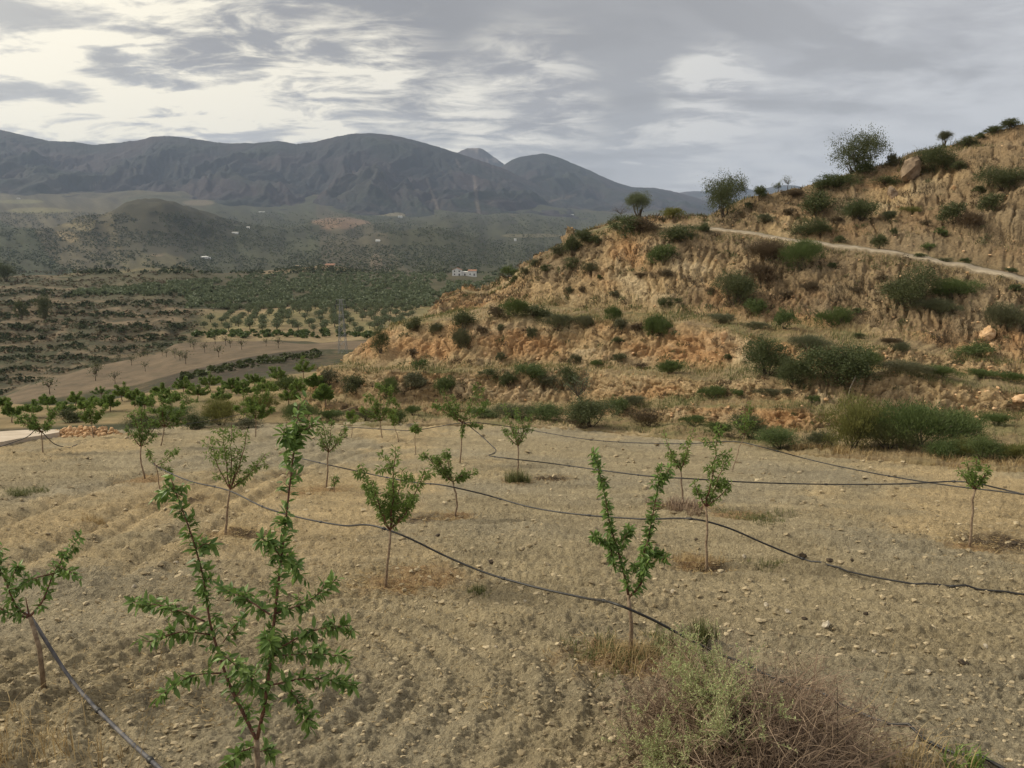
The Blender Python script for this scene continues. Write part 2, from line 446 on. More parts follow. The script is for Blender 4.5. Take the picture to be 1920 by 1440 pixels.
def field_relief(x, y):
    z = np.zeros_like(x)
    # harrow ripples across the right, turning round in arcs at the lower left
    wob = 0.55 * fbm(x * 0.22, y * 0.22, 3, 11)
    s = y + 0.10 * x + 0.012 * x * x + wob
    lin = np.sin(s * 2 * math.pi / 0.42 + 2.2 * fbm(x * 0.5, y * 0.5, 2, 21))
    R = np.hypot(x - RING_C[0], (y - RING_C[1])) + 0.25 * fbm(x * 0.5, y * 0.5, 2, 23)
    ring = np.sin(R * 2 * math.pi / 0.33)
    fr = sstep(R, 3.2, 2.2)
    amp = 0.012 + 0.042 * np.clip(fbm(x * 0.3, y * 0.6, 3, 31) + 0.4, 0, 1)
    z += amp * lin * (1 - fr) + (0.016 + 0.026 * np.clip(fbm(x * 0.9, y * 0.9, 2, 33) + 0.4, 0, 1)) * ring * fr
    # wheel ruts bending up the left side of the field
    for off in (0.0, 0.45, 1.5, 1.95, 3.4):
        xr = -4.6 - off + 0.055 * (y - 13) ** 2 * 0.35 - 0.03 * (y - 13)
        dd = np.abs(x - xr + 0.15 * fbm(x * .4, y * .4, 2, 41))
        z -= 0.075 * np.exp(-(dd / 0.16) ** 2) * sstep(y, 7, 10); z += 0.03 * np.exp(-((dd - 0.33) / 0.13) ** 2) * sstep(y, 7, 10)
    z += 0.10 * fbm(x * 0.25, y * 0.25, 3, 51)
    z += 0.030 * fbm(x * 1.7, y * 1.7, 3, 61)
    lump = np.clip(fbm(x * 6.5, y * 6.5, 3, 71, 0.6), -0.2, 1.0)
    z += 0.020 * lump * (0.55 + 0.8 * np.clip(fbm(x * 0.8, y * 0.8, 2, 81) + .35, 0, 1))
    cr = 0.5 + 0.5 * np.clip(fbm(x * 0.6, y * 0.6, 2, 95) * 2.0, -1, 1)
    z += (0.030 + 0.034 * cr) * (np.abs(perlin(x * 8.5, y * 8.5, 92)) + 0.6 * np.abs(perlin(x * 17, y * 17, 93)) + 0.35 * np.abs(perlin(x * 29, y * 29, 94)) - 0.5)
    z += 0.018 * fbm(x * 21, y * 21, 2, 91, 0.65)
    return z


def field_z(x, y):
    x = np.asarray(x, float); y = np.asarray(y, float)
    return -(FIELD_H + FIELD_S * y) + field_relief(x, y)


def build_field():
    nc = 660
    u = np.sign(np.linspace(-1, 1, nc)) * (np.abs(np.linspace(-1, 1, nc)) ** 1.08) * 1.02
    de = edge_d(u)
    near = np.linspace(0.25, 4.0, 30)[:-1]
    rows = []
    for d in near: rows.append(np.full(nc, d))
    for f in np.linspace(0, 1, 430): rows.append(1.0 / ((1 - f) / 4.0 + f / de))
    Y = np.array(rows); X = u[None] * Y
    Z = field_z(X, Y)
    # a crumbled rim, then a short drop under the verge
    fr = Y / de[None]
    Z -= 0.10 * sstep(fr, 0.985, 1.0)
    last = np.stack([X[-1] * 1.02, Y[-1] * 1.02, Z[-1] - 0.9], -1)
    V = np.concatenate([np.stack([X, Y, Z], -1), last[None]])
    X, Y = V[..., 0], V[..., 1]
    # colour: grey tilled soil, straw-coloured stretches
    n1 = fbm(X * 0.22, Y * 0.30, 4, 101); n2 = fbm(X * 0.9, Y * 0.9, 3, 111); n3 = fbm(X * 4, Y * 4, 3, 121)
    c = lerp3((0.372, 0.305, 0.190), (0.345, 0.295, 0.202), sstep(n1, -0.2, 0.35))
    px, py = project(V)
    straw = sstep(fbm(X * 0.16 + 4, Y * 0.12, 3, 131) + 0.35 * n2, 0.0, 0.40) * sstep(Y, 6.5, 11)
    c = c * (1 - (0.75 * straw)[..., None]) + np.array((0.50, 0.375, 0.205)) * (0.75 * straw)[..., None]
    sN = Y + 0.10 * X + 0.012 * X * X; strk = fbm(sN * 2.4, X * 0.16, 4, 151)
    n5 = fbm(X * 11, Y * 11, 3, 161, 0.65)
    c *= (1 + 0.20 * n3 + 0.15 * n2 + 0.30 * strk + 0.25 * n5)[..., None]
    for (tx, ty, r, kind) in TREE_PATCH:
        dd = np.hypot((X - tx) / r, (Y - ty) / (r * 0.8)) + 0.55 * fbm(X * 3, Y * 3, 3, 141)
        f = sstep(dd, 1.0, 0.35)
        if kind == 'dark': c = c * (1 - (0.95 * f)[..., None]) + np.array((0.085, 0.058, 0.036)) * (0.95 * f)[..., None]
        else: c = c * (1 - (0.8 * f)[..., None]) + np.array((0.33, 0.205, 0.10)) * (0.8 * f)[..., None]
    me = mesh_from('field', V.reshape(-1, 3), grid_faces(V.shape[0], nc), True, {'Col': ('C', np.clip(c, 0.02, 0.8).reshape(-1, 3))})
    return tag(link_obj('ground', me, M['soil']), 'tilled dry orchard field with harrow ripples and wheel ruts', None, None, 'structure')


# ------------------------------------------------------------------ the terraced hill on the right
HL = [  # control lines from the field edge up: (px, py, forward distance)
    [(560, 795, 0), (700, 797, 0), (900, 795, 0), (1100, 805, 0), (1250, 820, 0), (1400, 833, 0), (1500, 850, 0), (1700, 863, 0), (1920, 880, 0), (2400, 910, 0)],
    [(562, 772, 33), (700, 775, 31.9), (900, 775, 31), (1100, 777, 29.4), (1250, 790, 27.2), (1400, 800, 25), (1500, 810, 23.6), (1700, 785, 23.8), (1920, 785, 23), (2400, 792, 22)],
    [(570, 745, 34), (700, 765, 32.3), (900, 768, 31.4), (1100, 762, 30), (1250, 766, 27.7), (1400, 760, 25.7), (1500, 765, 24.3), (1560, 776, 24), (1700, 780, 24.1), (1920, 780, 23.3), (2400, 787, 22.3)],
    [(575, 735, 35.5), (700, 754, 33.6), (900, 755, 33), (1100, 754, 31.5), (1250, 748, 29), (1400, 746, 27), (1500, 752, 25.5), (1560, 760, 25), (1700, 772, 24.7), (1920, 772, 23.7), (2400, 780, 22.7)],
    [(600, 690, 37.5), (700, 697, 35), (850, 697, 34.3), (1100, 692, 33), (1250, 706, 29.9), (1350, 712, 28.6), (1500, 712, 26.5), (1600, 700, 26.3), (1700, 700, 26.2), (1920, 738, 24.5), (2400, 765, 23.3)],
    [(640, 682, 40.5), (700, 685, 38.8), (850, 690, 37), (1000, 684, 36.6), (1250, 690, 33), (1400, 692, 30), (1500, 700, 28.5), (1700, 682, 29.0), (1920, 716, 26.5), (2400, 740, 25)],
    [(690, 640, 43.5), (735, 606, 43.5), (800, 603, 42), (900, 598, 40), (1000, 592, 39.3), (1100, 598, 38), (1250, 604, 35.2), (1350, 614, 33.5), (1500, 648, 30), (1700, 655, 30.3), (1920, 690, 27.5), (2400, 716, 25.8)],
    [(790, 598, 47), (850, 585, 48), (900, 577, 47.5), (1000, 573, 46.5), (1100, 576, 44.5), (1250, 588, 40), (1350, 594, 38), (1500, 606, 36), (1700, 640, 32), (1920, 676, 28.8), (2400, 700, 27)],
    [(830, 560, 50.5), (865, 546, 51), (910, 552, 51), (940, 540, 52), (1000, 490, 51), (1050, 466, 50.5), (1100, 438, 50), (1147, 425, 49.5), (1250, 428, 47.5), (1350, 434, 46.5), (1420, 441, 45), (1500, 455, 43), (1600, 467, 40.8), (1700, 482, 38.5), (1800, 500, 36.5), (1920, 527, 34), (2400, 610, 30)],
    [(835, 559, 51.5), (870, 545, 52.5), (912, 549, 52.5), (945, 532, 54), (1003, 486, 54), (1053, 461, 54), (1103, 432, 54), (1150, 416, 53.5), (1250, 418, 52), (1350, 426, 50), (1420, 434, 48.6), (1500, 448, 46.2), (1600, 458, 44), (1700, 472, 41.5), (1800, 489, 39.6), (1920, 514, 37), (2400, 594, 33)],
    [(840, 558, 53), (875, 546, 54), (915, 548, 54), (950, 528, 56), (1007, 483, 57), (1057, 457, 57), (1107, 429, 57), (1155, 413, 57), (1230, 411, 57), (1290, 408, 57), (1328, 406, 56), (1350, 392, 55), (1400, 370, 54), (1500, 352, 54), (1560, 340, 54), (1600, 323, 54), (1660, 308, 54), (1700, 291, 54), (1780, 272, 53.5), (1840, 251, 53), (1920, 234, 52), (2400, 130, 50)],
]
H_SUB = [10, 22, 10, 40, 10, 62, 14, 96, 6, 90]
H_FACE = [0.1, 0.9, 0.15, 1, 0.12, 1, 0.15, 1, 0.0, 1]


def build_hill():
    # columns: share s in [0,1] of each line; s < 0 curls round the nose
    ns = 640
    s = np.linspace(0, 1, ns)
    lines = []
    for k, L in enumerate(HL):
        L = np.array(L, float)
        if k == 0: L[:, 2] = plane_d(L[:, 0], L[:, 1]) - 0.4
        # resample on a common share of the px range (dense over the frame)
        q = np.where(s < 0.84, L[0, 0] + (1950 - L[0, 0]) * s / 0.84, 1950 + (2400 - 1950) * (s - 0.84) / 0.16)
        py = np.interp(q, L[:, 0], L[:, 1]); dd = np.interp(q, L[:, 0], L[:, 2])
        ker = np.ones(9) / 9
        py = np.convolve(np.pad(py, 4, 'edge'), ker, 'valid'); dd = np.convolve(np.pad(dd, 4, 'edge'), ker, 'valid')
        pts = P3(q, py, dd)
        # small wander of every lip and toe
        pts[:, 2] += 0.16 * fbm(q * 0.02, q * 0 + k, 3, 200 + k) * (0 if k in (0,) else 1)
        pts[:, 1] += (0.55 if k in (1, 2, 3, 4, 5, 6, 7) else 0.15) * fbm(q * 0.013, q * 0 + 3 * k, 3, 230 + k) * (0 if k == 0 else 1)
        cur = []
        p0 = pts[0]; back = p0 / np.hypot(p0[0], p0[1])
        for f in np.linspace(1, 0, 24)[:-1]:
            cur.append(p0 + np.array([back[0] + 0.55, back[1], 0]) * 22 * f ** 1.5 - np.array([0.5 * math.sin(f * math.pi) * 1.5, 0, 1.5 * f + (2.5 * f * f if k else 0)]))
        lines.append(np.concatenate([np.array(cur), pts]))
    lines = np.array(lines)                                   # (k, ncol, 3)
    nc = lines.shape[1]
    base = lines[0] + np.array([0, -0.3, -1.6])
    # crest: plateau falls back behind the skyline
    top = lines[-1]
    rows = []; face = []; band = []
    ctr = np.concatenate([base[None], lines, (top + np.array([2, 5, 0.15]))[None], (top + np.array([4, 14, 0.2]))[None], (top + np.array([6, 40, -4]))[None], (top + np.array([6, 80, -24]))[None]])
    subs = [3] + H_SUB + [6, 6, 5, 4]; fcs = [0.2] + H_FACE + [0, 0, 0, 0]
    for k in range(len(ctr) - 1):
        for f in np.linspace(0, 1, subs[k], endpoint=False):
            e = f
            if fcs[k] > 0.5: e = f          # steeper in the middle, rounded lip and toe
            rows.append(ctr[k] * (1 - e) + ctr[k + 1] * e); edge = math.sin(math.pi * f)
            face.append(fcs[k] * (0.25 + 0.75 * edge)); band.append(k - 1 + f)
    rows.append(ctr[-1]); face.append(0); band.append(len(ctr) - 2)
    V = np.array(rows); face = np.array(face)[:, None] * np.ones((1, nc)); band = np.array(band)[:, None] * np.ones((1, nc))
    # normals
    du = np.gradient(V, axis=1); dv = np.gradient(V, axis=0)
    N = np.cross(du, dv); N /= np.linalg.norm(N, axis=2, keepdims=True) + 1e-9
    flip = (N * V).sum(2) > 0
    N = np.where(flip[..., None], -N, N)
    # along-slope and down-slope coordinates for rills
    lat = np.cumsum(np.linalg.norm(np.diff(V[len(V) // 2], axis=0, prepend=V[len(V) // 2][:1]), axis=1))[None] * np.ones((len(V), 1))
    hgt = V[..., 2]
    wl = lat + 0.7 * fbm(lat * 0.5, hgt * 0.7, 3, 301)
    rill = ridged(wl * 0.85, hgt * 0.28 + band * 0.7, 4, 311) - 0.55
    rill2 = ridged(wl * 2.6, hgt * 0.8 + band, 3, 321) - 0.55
    lum = fbm(lat * 0.42, hgt * 0.9, 4, 331); lum2 = fbm(lat * 2.2, hgt * 2.4, 4, 341, 0.6); lum3 = fbm(lat * 7, hgt * 7, 3, 351, 0.6)
    steep = np.clip(1 - np.abs(N[..., 2]), 0, 1)
    bigl = fbm(lat * 0.16, hgt * 0.4 + band, 3, 361)
    crag = np.abs(fbm(lat * 1.5, hgt * 1.1 + 4, 4, 371, 0.6)) * 2 - 0.4; rill3 = ridged(wl * 6.0, hgt * 1.2 + band, 3, 381) - 0.55
    gul = -np.clip(1 - np.abs(perlin(wl * 1.15, hgt * 0.22 + band * 3, 391)) * 5.0, 0, 1) ** 1.5
    disp = face * (0.22 * rill + 0.20 * rill2 + 0.13 * rill3 + 0.24 * gul + 0.20 * lum + 0.13 * lum2 + 0.12 * lum3 + 0.14 * crag + np.where(band > 8.9, 1.0, 0.2) * bigl)
    V2 = V + N * disp[..., None]
    fl = (1 - np.clip(face, 0, 1)) * np.where(band < 0.05, 0.2, 1.0) * np.where(np.abs(band - 8.5) < 0.5, 0.25, 1.0)
    V2[..., 2] += fl * (0.10 * lum2 + 0.14 * lum + 0.04 * lum3)
    # colours of soil and low growth
    X, Y, Z = V2[..., 0], V2[..., 1], V2[..., 2]
    px, py = project(V2)
    o1 = sstep(fbm(lat * 0.16, hgt * 0.25 + band * .5, 4, 401), -0.08, 0.35)
    o2 = sstep(fbm(lat * 0.33 + 9, hgt * 0.8, 4, 411), -0.05, 0.40)
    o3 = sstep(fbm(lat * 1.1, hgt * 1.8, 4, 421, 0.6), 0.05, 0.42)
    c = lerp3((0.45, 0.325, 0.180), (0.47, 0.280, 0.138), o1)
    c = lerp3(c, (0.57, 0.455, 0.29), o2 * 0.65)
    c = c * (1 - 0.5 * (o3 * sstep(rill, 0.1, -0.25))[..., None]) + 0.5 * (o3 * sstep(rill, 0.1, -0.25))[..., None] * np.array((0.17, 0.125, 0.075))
    # flats carry withered grass and weeds
    g1 = sstep(fbm(X * 0.25, Y * 0.25, 4, 431), -0.25, 0.30); g2 = sstep(fbm(X * 0.8, Y * 0.8, 3, 441), -0.1, 0.4)
    flat = lerp3((0.36, 0.275, 0.155), (0.20, 0.185, 0.085), g1)
    flat = lerp3(flat, (0.27, 0.19, 0.115), g2 * 0.6)
    fm = np.clip(1 - face * 1.6, 0, 1)
    c = lerp3(c, flat, fm)
    # brown burnt-off scrub on the upper slopes
    sc1 = sstep(fbm(lat * 0.20 + 3, hgt * 0.42, 4, 451) + 0.55 * sstep(lat, 30, 55) * (np.abs(band - 7.65) < 0.55) + 0.35 * (band > 9) + 0.25 * (band > 7.4) - 0.12, 0.05, 0.40)
    scm = sc1 * (band > 6.9) * (band < 10.2)
    c = lerp3(c, (0.21, 0.155, 0.095), 0.7 * scm)
    c *= (1 + 0.25 * lum2 + 0.18 * lum3)[..., None]
    # farm track: bench between lines 8 and 9, worn pale on the right part
    road = (band > 7.98) & (band < 8.6)
    c = np.where((road & (px > 1500))[..., None], np.array((0.30, 0.24, 0.16)) * (1 + 0.15 * lum3)[..., None], c)
    c = np.where(((band > 10.0) & (px < 1345))[..., None], np.array((0.26, 0.215, 0.14)) * (1 + 0.15 * lum3)[..., None], c)
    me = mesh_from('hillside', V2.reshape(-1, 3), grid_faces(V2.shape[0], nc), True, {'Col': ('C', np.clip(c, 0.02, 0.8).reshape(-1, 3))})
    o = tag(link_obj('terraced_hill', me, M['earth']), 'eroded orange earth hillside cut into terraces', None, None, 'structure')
    return o, V2, face, band


# ------------------------------------------------------------------ the valley and the far country
VL = [
    [(-700, 850, 0), (0, 838, 0), (100, 820, 0), (200, 808, 0), (400, 800, 0), (570, 797, 0), (760, 797, 0), (1000, 797, 0), (1300, 812, 0), (2400, 912, 0)],
    [(-700, 905, 27), (0, 882, 29), (100, 868, 30), (200, 860, 31), (400, 845, 33), (570, 842, 34), (760, 842, 34), (1000, 860, 34), (1300, 880, 30), (2400, 960, 24)],
    [(-700, 800, 41), (0, 798, 41), (200, 788, 42), (400, 785, 43), (570, 790, 43), (760, 800, 44), (1000, 800, 46), (1300, 800, 46), (2400, 800, 46)],
    [(-700, 775, 48), (0, 757, 51), (100, 760, 51), (190, 754, 52), (300, 736, 55), (450, 720, 58), (570, 700, 62), (640, 690, 64), (760, 690, 66), (1000, 700, 66), (2400, 720, 66)],
    [(-700, 850, 70), (0, 790, 76), (100, 780, 80), (255, 745, 90), (401, 712, 98), (529, 690, 105), (640, 680, 108), (760, 680, 110), (1000, 690, 110), (2400, 720, 110)],
    [(-700, 850, 80), (0, 762, 86), (100, 745, 93), (255, 718, 105), (401, 683, 118), (529, 659, 130), (600, 655, 135), (760, 655, 140), (1000, 660, 140), (2400, 700, 140)],
    [(-700, 860, 95), (0, 750, 102), (55, 723, 120), (182, 686, 145), (292, 664, 165), (328, 643, 178), (437, 637, 185), (569, 645, 185), (700, 640, 190), (1000, 650, 190), (2400, 690, 190)],
    [(-700, 800, 150), (0, 742, 175), (55, 724, 185), (182, 692, 205), (292, 670, 222), (328, 650, 232), (437, 641, 230), (569, 641, 235), (700, 634, 240), (1000, 640, 240), (2400, 670, 240)],
    [(-700, 640, 250), (0, 648, 255), (200, 640, 262), (330, 622, 268), (400, 618, 275), (569, 612, 285), (700, 608, 290), (1000, 600, 290), (2400, 620, 290)],
    [(-700, 570, 360), (0, 563, 365), (150, 560, 370), (330, 588, 330), (437, 582, 370), (569, 574, 390), (700, 573, 400), (1000, 565, 420), (2400, 560, 420)],
    [(-700, 560, 470), (0, 545, 470), (200, 548, 450), (330, 560, 430), (437, 562, 450), (569, 558, 480), (700, 556, 480), (1000, 545, 520), (2400, 540, 520)],
    [(-700, 520, 650), (0, 518, 620), (130, 510, 640), (200, 506, 660), (330, 507, 680), (500, 513, 760), (640, 514, 800), (870, 519, 840), (1000, 521, 860), (2400, 520, 860)],
    [(-700, 530, 800), (0, 535, 760), (200, 522, 800), (330, 516, 860), (490, 503, 860), (640, 502, 900), (700, 512, 940), (870, 516, 960), (1000, 517, 980), (2400, 515, 980)],
    [(-700, 510, 1250), (0, 512, 1200), (200, 506, 1300), (500, 506, 1350), (870, 507, 1400), (1000, 506, 1400), (2400, 505, 1400)],
    [(-700, 470, 1900), (0, 478, 1800), (200, 482, 1800), (400, 486, 1800), (560, 478, 1850), (700, 480, 1850), (870, 492, 1800), (1000, 488, 1900), (2400, 480, 1900)],
    [(-700, 440, 2500), (0, 440, 2500), (200, 448, 2500), (400, 455, 2500), (560, 452, 2600), (700, 450, 2600), (870, 452, 2600), (1000, 455, 2600), (2400, 455, 2600)],
    [(-700, 395, 3500), (0, 398, 3500), (200, 408, 3500), (400, 408, 3600), (560, 414, 3500), (700, 416, 3600), (870, 418, 3600), (1000, 424, 3600), (2400, 425, 3600)],
    [(-700, 360, 4800), (0, 366, 4800), (200, 378, 4800), (400, 384, 4800), (560, 392, 4800), (700, 398, 4800), (870, 402, 4800), (1000, 404, 4800), (1200, 412, 4800), (2400, 415, 4800)],
    [(-700, 330, 6200), (0, 336, 6200), (200, 350, 6200), (400, 356, 6200), (700, 372, 6200), (1000, 395, 6200), (2400, 410, 6200)],
]
V_SUB = [4, 14, 28, 8, 12, 34, 12, 30, 40, 22, 34, 20, 22, 24, 30, 36, 34, 16]


def build_valley():
    q = np.concatenate([np.linspace(-700, -60, 26), np.linspace(-55, 1120, 350), np.linspace(1130, 2400, 40)])
    lines = []
    for k, L in enumerate(VL):
        L = np.array(L, float)
        if k == 0: L[:, 2] = plane_d(L[:, 0], L[:, 1]) - 0.6
        py = np.interp(q, L[:, 0], L[:, 1]); dd = np.interp(q, L[:, 0], L[:, 2])
        ker = np.ones(7) / 7
        py = np.convolve(np.pad(py, 3, 'edge'), ker, 'valid'); dd = np.convolve(np.pad(dd, 3, 'edge'), ker, 'valid')
        lines.append(P3(q, py, dd))
    lines = np.array(lines); lines[0][:, 2] -= 0.5
    rows = []; band = []
    for k in range(len(lines) - 1):
        for f in np.linspace(0, 1, V_SUB[k], endpoint=False):
            rows.append(lines[k] * (1 - f) + lines[k + 1] * f); band.append(k + f)
    rows.append(lines[-1]); band.append(len(lines) - 1)
    V = np.array(rows); band = np.array(band)[:, None] * np.ones((1, len(q)))
    X, Y = V[..., 0].copy(), V[..., 1].copy()
    wX, wY = X + 0.02 * Y * fbm(X / (0.1 * Y + 10), np.log(Y) * 8, 2, 500), Y
    amp = np.interp(band, [0, 1, 2, 3, 4, 5, 6, 7, 8, 9, 10, 11, 12, 13, 14, 15, 16, 18], [0, 0.3, 0.15, 0.3, 0.9, 0.45, 0.6, 2.4, 4.0, 3.5, 4.0, 4.0, 5, 13, 20, 30, 36, 60])
    sc = np.interp(Y, [30, 100, 300, 900, 2500, 5000], [12, 22, 45, 110, 330, 700])
    n = 0.0
    for i, s0 in enumerate((1.0, 0.45, 0.2)):
        n = n + (0.55 ** i) * perlin(X / (sc * s0) + i * 7, Y / (sc * s0 * 1.5) + i * 3, 510 + i)
    V[..., 2] += amp * n * 0.75
    px, py0 = project(V)
    # terrace steps on the left slope
    tm = sstep(band, 7.0, 7.4) * sstep(band, 9.9, 9.0) * sstep(px, 370, 300)
    stp = 3.2; zz = V[..., 2] + 1.2 * fbm(X / 60, Y / 60, 2, 520) ; fr = zz / stp - np.floor(zz / stp)
    V[..., 2] += tm * stp * (sstep(fr, 0.62, 0.95) - fr) * 0.9
    # dark round hill in the middle distance and two low ones
    for (hx, hy, hd, rw, rd, hh) in ((330, 480, 2500, 265, 330, 112), (790, 462, 2350, 180, 260, 42), (640, 468, 3000, 300, 300, 30), (60, 470, 2300, 260, 300, 26)):
        c = P3(np.array(float(hx)), np.array(float(hy)), np.array(float(hd)))
        rr = ((X - c[0]) / rw) ** 2 + ((Y - c[1]) / rd) ** 2
        V[..., 2] += hh * np.exp(-rr) * (1 + 0.25 * fbm(X / 120, Y / 120, 3, 530))
    # colours: what grows on each stretch
    c = np.zeros(V.shape) + np.array((0.15, 0.13, 0.075))
    n1 = fbm(X / (sc * 0.5), Y / (sc * 0.5), 4, 540); n2 = fbm(X / (sc * 0.12), Y / (sc * 0.12), 3, 550)
    wid, wb = worley_id(X / (sc * 0.9), Y / (sc * 1.3), 560)
    scrub = lerp3((0.088, 0.068, 0.040), (0.052, 0.056, 0.028), sstep(n1, -0.2, 0.25))
    scrub = lerp3(scrub, (0.16, 0.115, 0.07), sstep(n2, 0.10, 0.45) * 0.7)
    c = scrub
    tan = lerp3((0.31, 0.232, 0.122), (0.24, 0.185, 0.098), sstep(n2, -0.2, 0.3))
    def put(mask, col, f=1.0):
        nonlocal c
        mm = np.clip(mask * f, 0, 1)[..., None]; c = c * (1 - mm) + np.asarray(col) * mm
    put((band > 1.9) & (band < 3.05), tan, 0.9)
    put(((band > 2.0) & (band < 3.0)) * sstep(n1, 0.1, 0.4), (0.13, 0.14, 0.06), 0.7)
    put((band > 4.98) & (band < 6.05), lerp3((0.165, 0.122, 0.080), (0.135, 0.103, 0.068), sstep(n2, -0.3, 0.3)), 1.0)
    # left terraces: earth risers with dark scrub
    put(tm * sstep(fr, 0.50, 0.72), (0.050, 0.045, 0.030), 0.75); put(tm * sstep(fr, 0.30, 0.05), (0.17, 0.125, 0.08), 0.45)
    lines_ = np.sin(py0 * 0.30 + 3.6 * fbm(px / 90, py0 / 90 * 2.2, 3, 972)); lf = sstep(lines_ + 0.9 * n2 + 0.5 * n1, -0.55, -1.0) * sstep(px, 390, 330) * (band > 6.2) * (band < 11); put(lf, (0.20, 0.15, 0.095), 0.6)
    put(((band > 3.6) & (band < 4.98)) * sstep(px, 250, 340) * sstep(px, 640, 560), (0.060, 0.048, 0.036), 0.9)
    # olive orchard floor
    gm = sstep(px, 355, 400) * (band > 7.0) * (band < 9.05)
    put(gm, lerp3((0.27, 0.205, 0.115), (0.205, 0.175, 0.085), sstep(n1, -0.2, 0.3)), 0.95)
    # wooded band
    put((band > 9.3) & (band < 11.2) & (px > 150), (0.085, 0.078, 0.045), 0.8)
    put(((band > 10.85) & (band < 11.15)) * sstep(px, 60, 120) * sstep(px, 360, 330), (0.19, 0.16, 0.09), 0.7)
    put(((band > 11.3) & (band < 12.1)) * sstep(px, 470, 510) * sstep(px, 690, 650), (0.27, 0.20, 0.115), 0.8)
    # patchwork of far fields and groves
    pal = 0.72 * np.array([(0.060, 0.068, 0.036), (0.050, 0.060, 0.036), (0.085, 0.083, 0.043), (0.055, 0.07, 0.035), (0.13, 0.11, 0.065), (0.07, 0.075, 0.042), (0.10, 0.088, 0.055), (0.125, 0.11, 0.06)])
    pc = pal[np.clip((wid * len(pal)).astype(int), 0, len(pal) - 1)] * (1 + 0.9 * n2)[..., None]
    far = sstep(band, 11.9, 12.6)
    c = lerp3(c, pc, far)
    rowl = 0.5 + 0.5 * np.sin((X * (0.4 + wid) + Y * (1.2 - wid)) * 2 * math.pi / 34)
    c = c * (1 - 0.25 * (far * rowl * (wid < 0.7))[..., None])
    def patch(x, y, rx, ry, col, f=0.85):
        dd = ((px - x) / rx) ** 2 + ((py0 - y) / ry) ** 2 + 0.5 * n1 + 0.4 * n2
        put(sstep(dd, 1.1, 0.7) * far, col, f)
    patch(635, 424, 58, 17, (0.26, 0.165, 0.11)); patch(130, 466, 22, 4, (0.26, 0.20, 0.115)); patch(70, 395, 60, 6, (0.19, 0.17, 0.085)); patch(30, 378, 50, 4, (0.17, 0.16, 0.08))
    patch(370, 380, 32, 6, (0.17, 0.135, 0.09)); patch(296, 478, 15, 3.5, (0.38, 0.28, 0.18)); patch(1000, 442, 60, 4, (0.16, 0.14, 0.085)); patch(760, 402, 60, 3.5, (0.2, 0.17, 0.11)); patch(150, 458, 34, 3, (0.22, 0.18, 0.10))
    patch(330, 445, 130, 42, (0.042, 0.040, 0.027), 0.85)
    patch(705, 490, 12, 14, (0.19, 0.14, 0.10), 0.6); patch(860, 384, 40, 8, (0.14, 0.10, 0.08))
    km = np.where((band > 1.9) & (band < 3.1), 0.12, 1.0); km = np.where((band > 4.9) & (band < 6.1), 0.25, km); km = np.where(gm > 0.5, 0.3, km) * (1 - 0.8 * lf)
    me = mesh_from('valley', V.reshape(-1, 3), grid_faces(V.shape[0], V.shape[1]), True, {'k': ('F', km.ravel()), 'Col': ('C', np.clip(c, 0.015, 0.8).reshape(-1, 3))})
    return tag(link_obj('valley_terrain', me, M['valley']), 'valley of terraces, groves and patchwork fields below the mountains', None, None, 'structure')


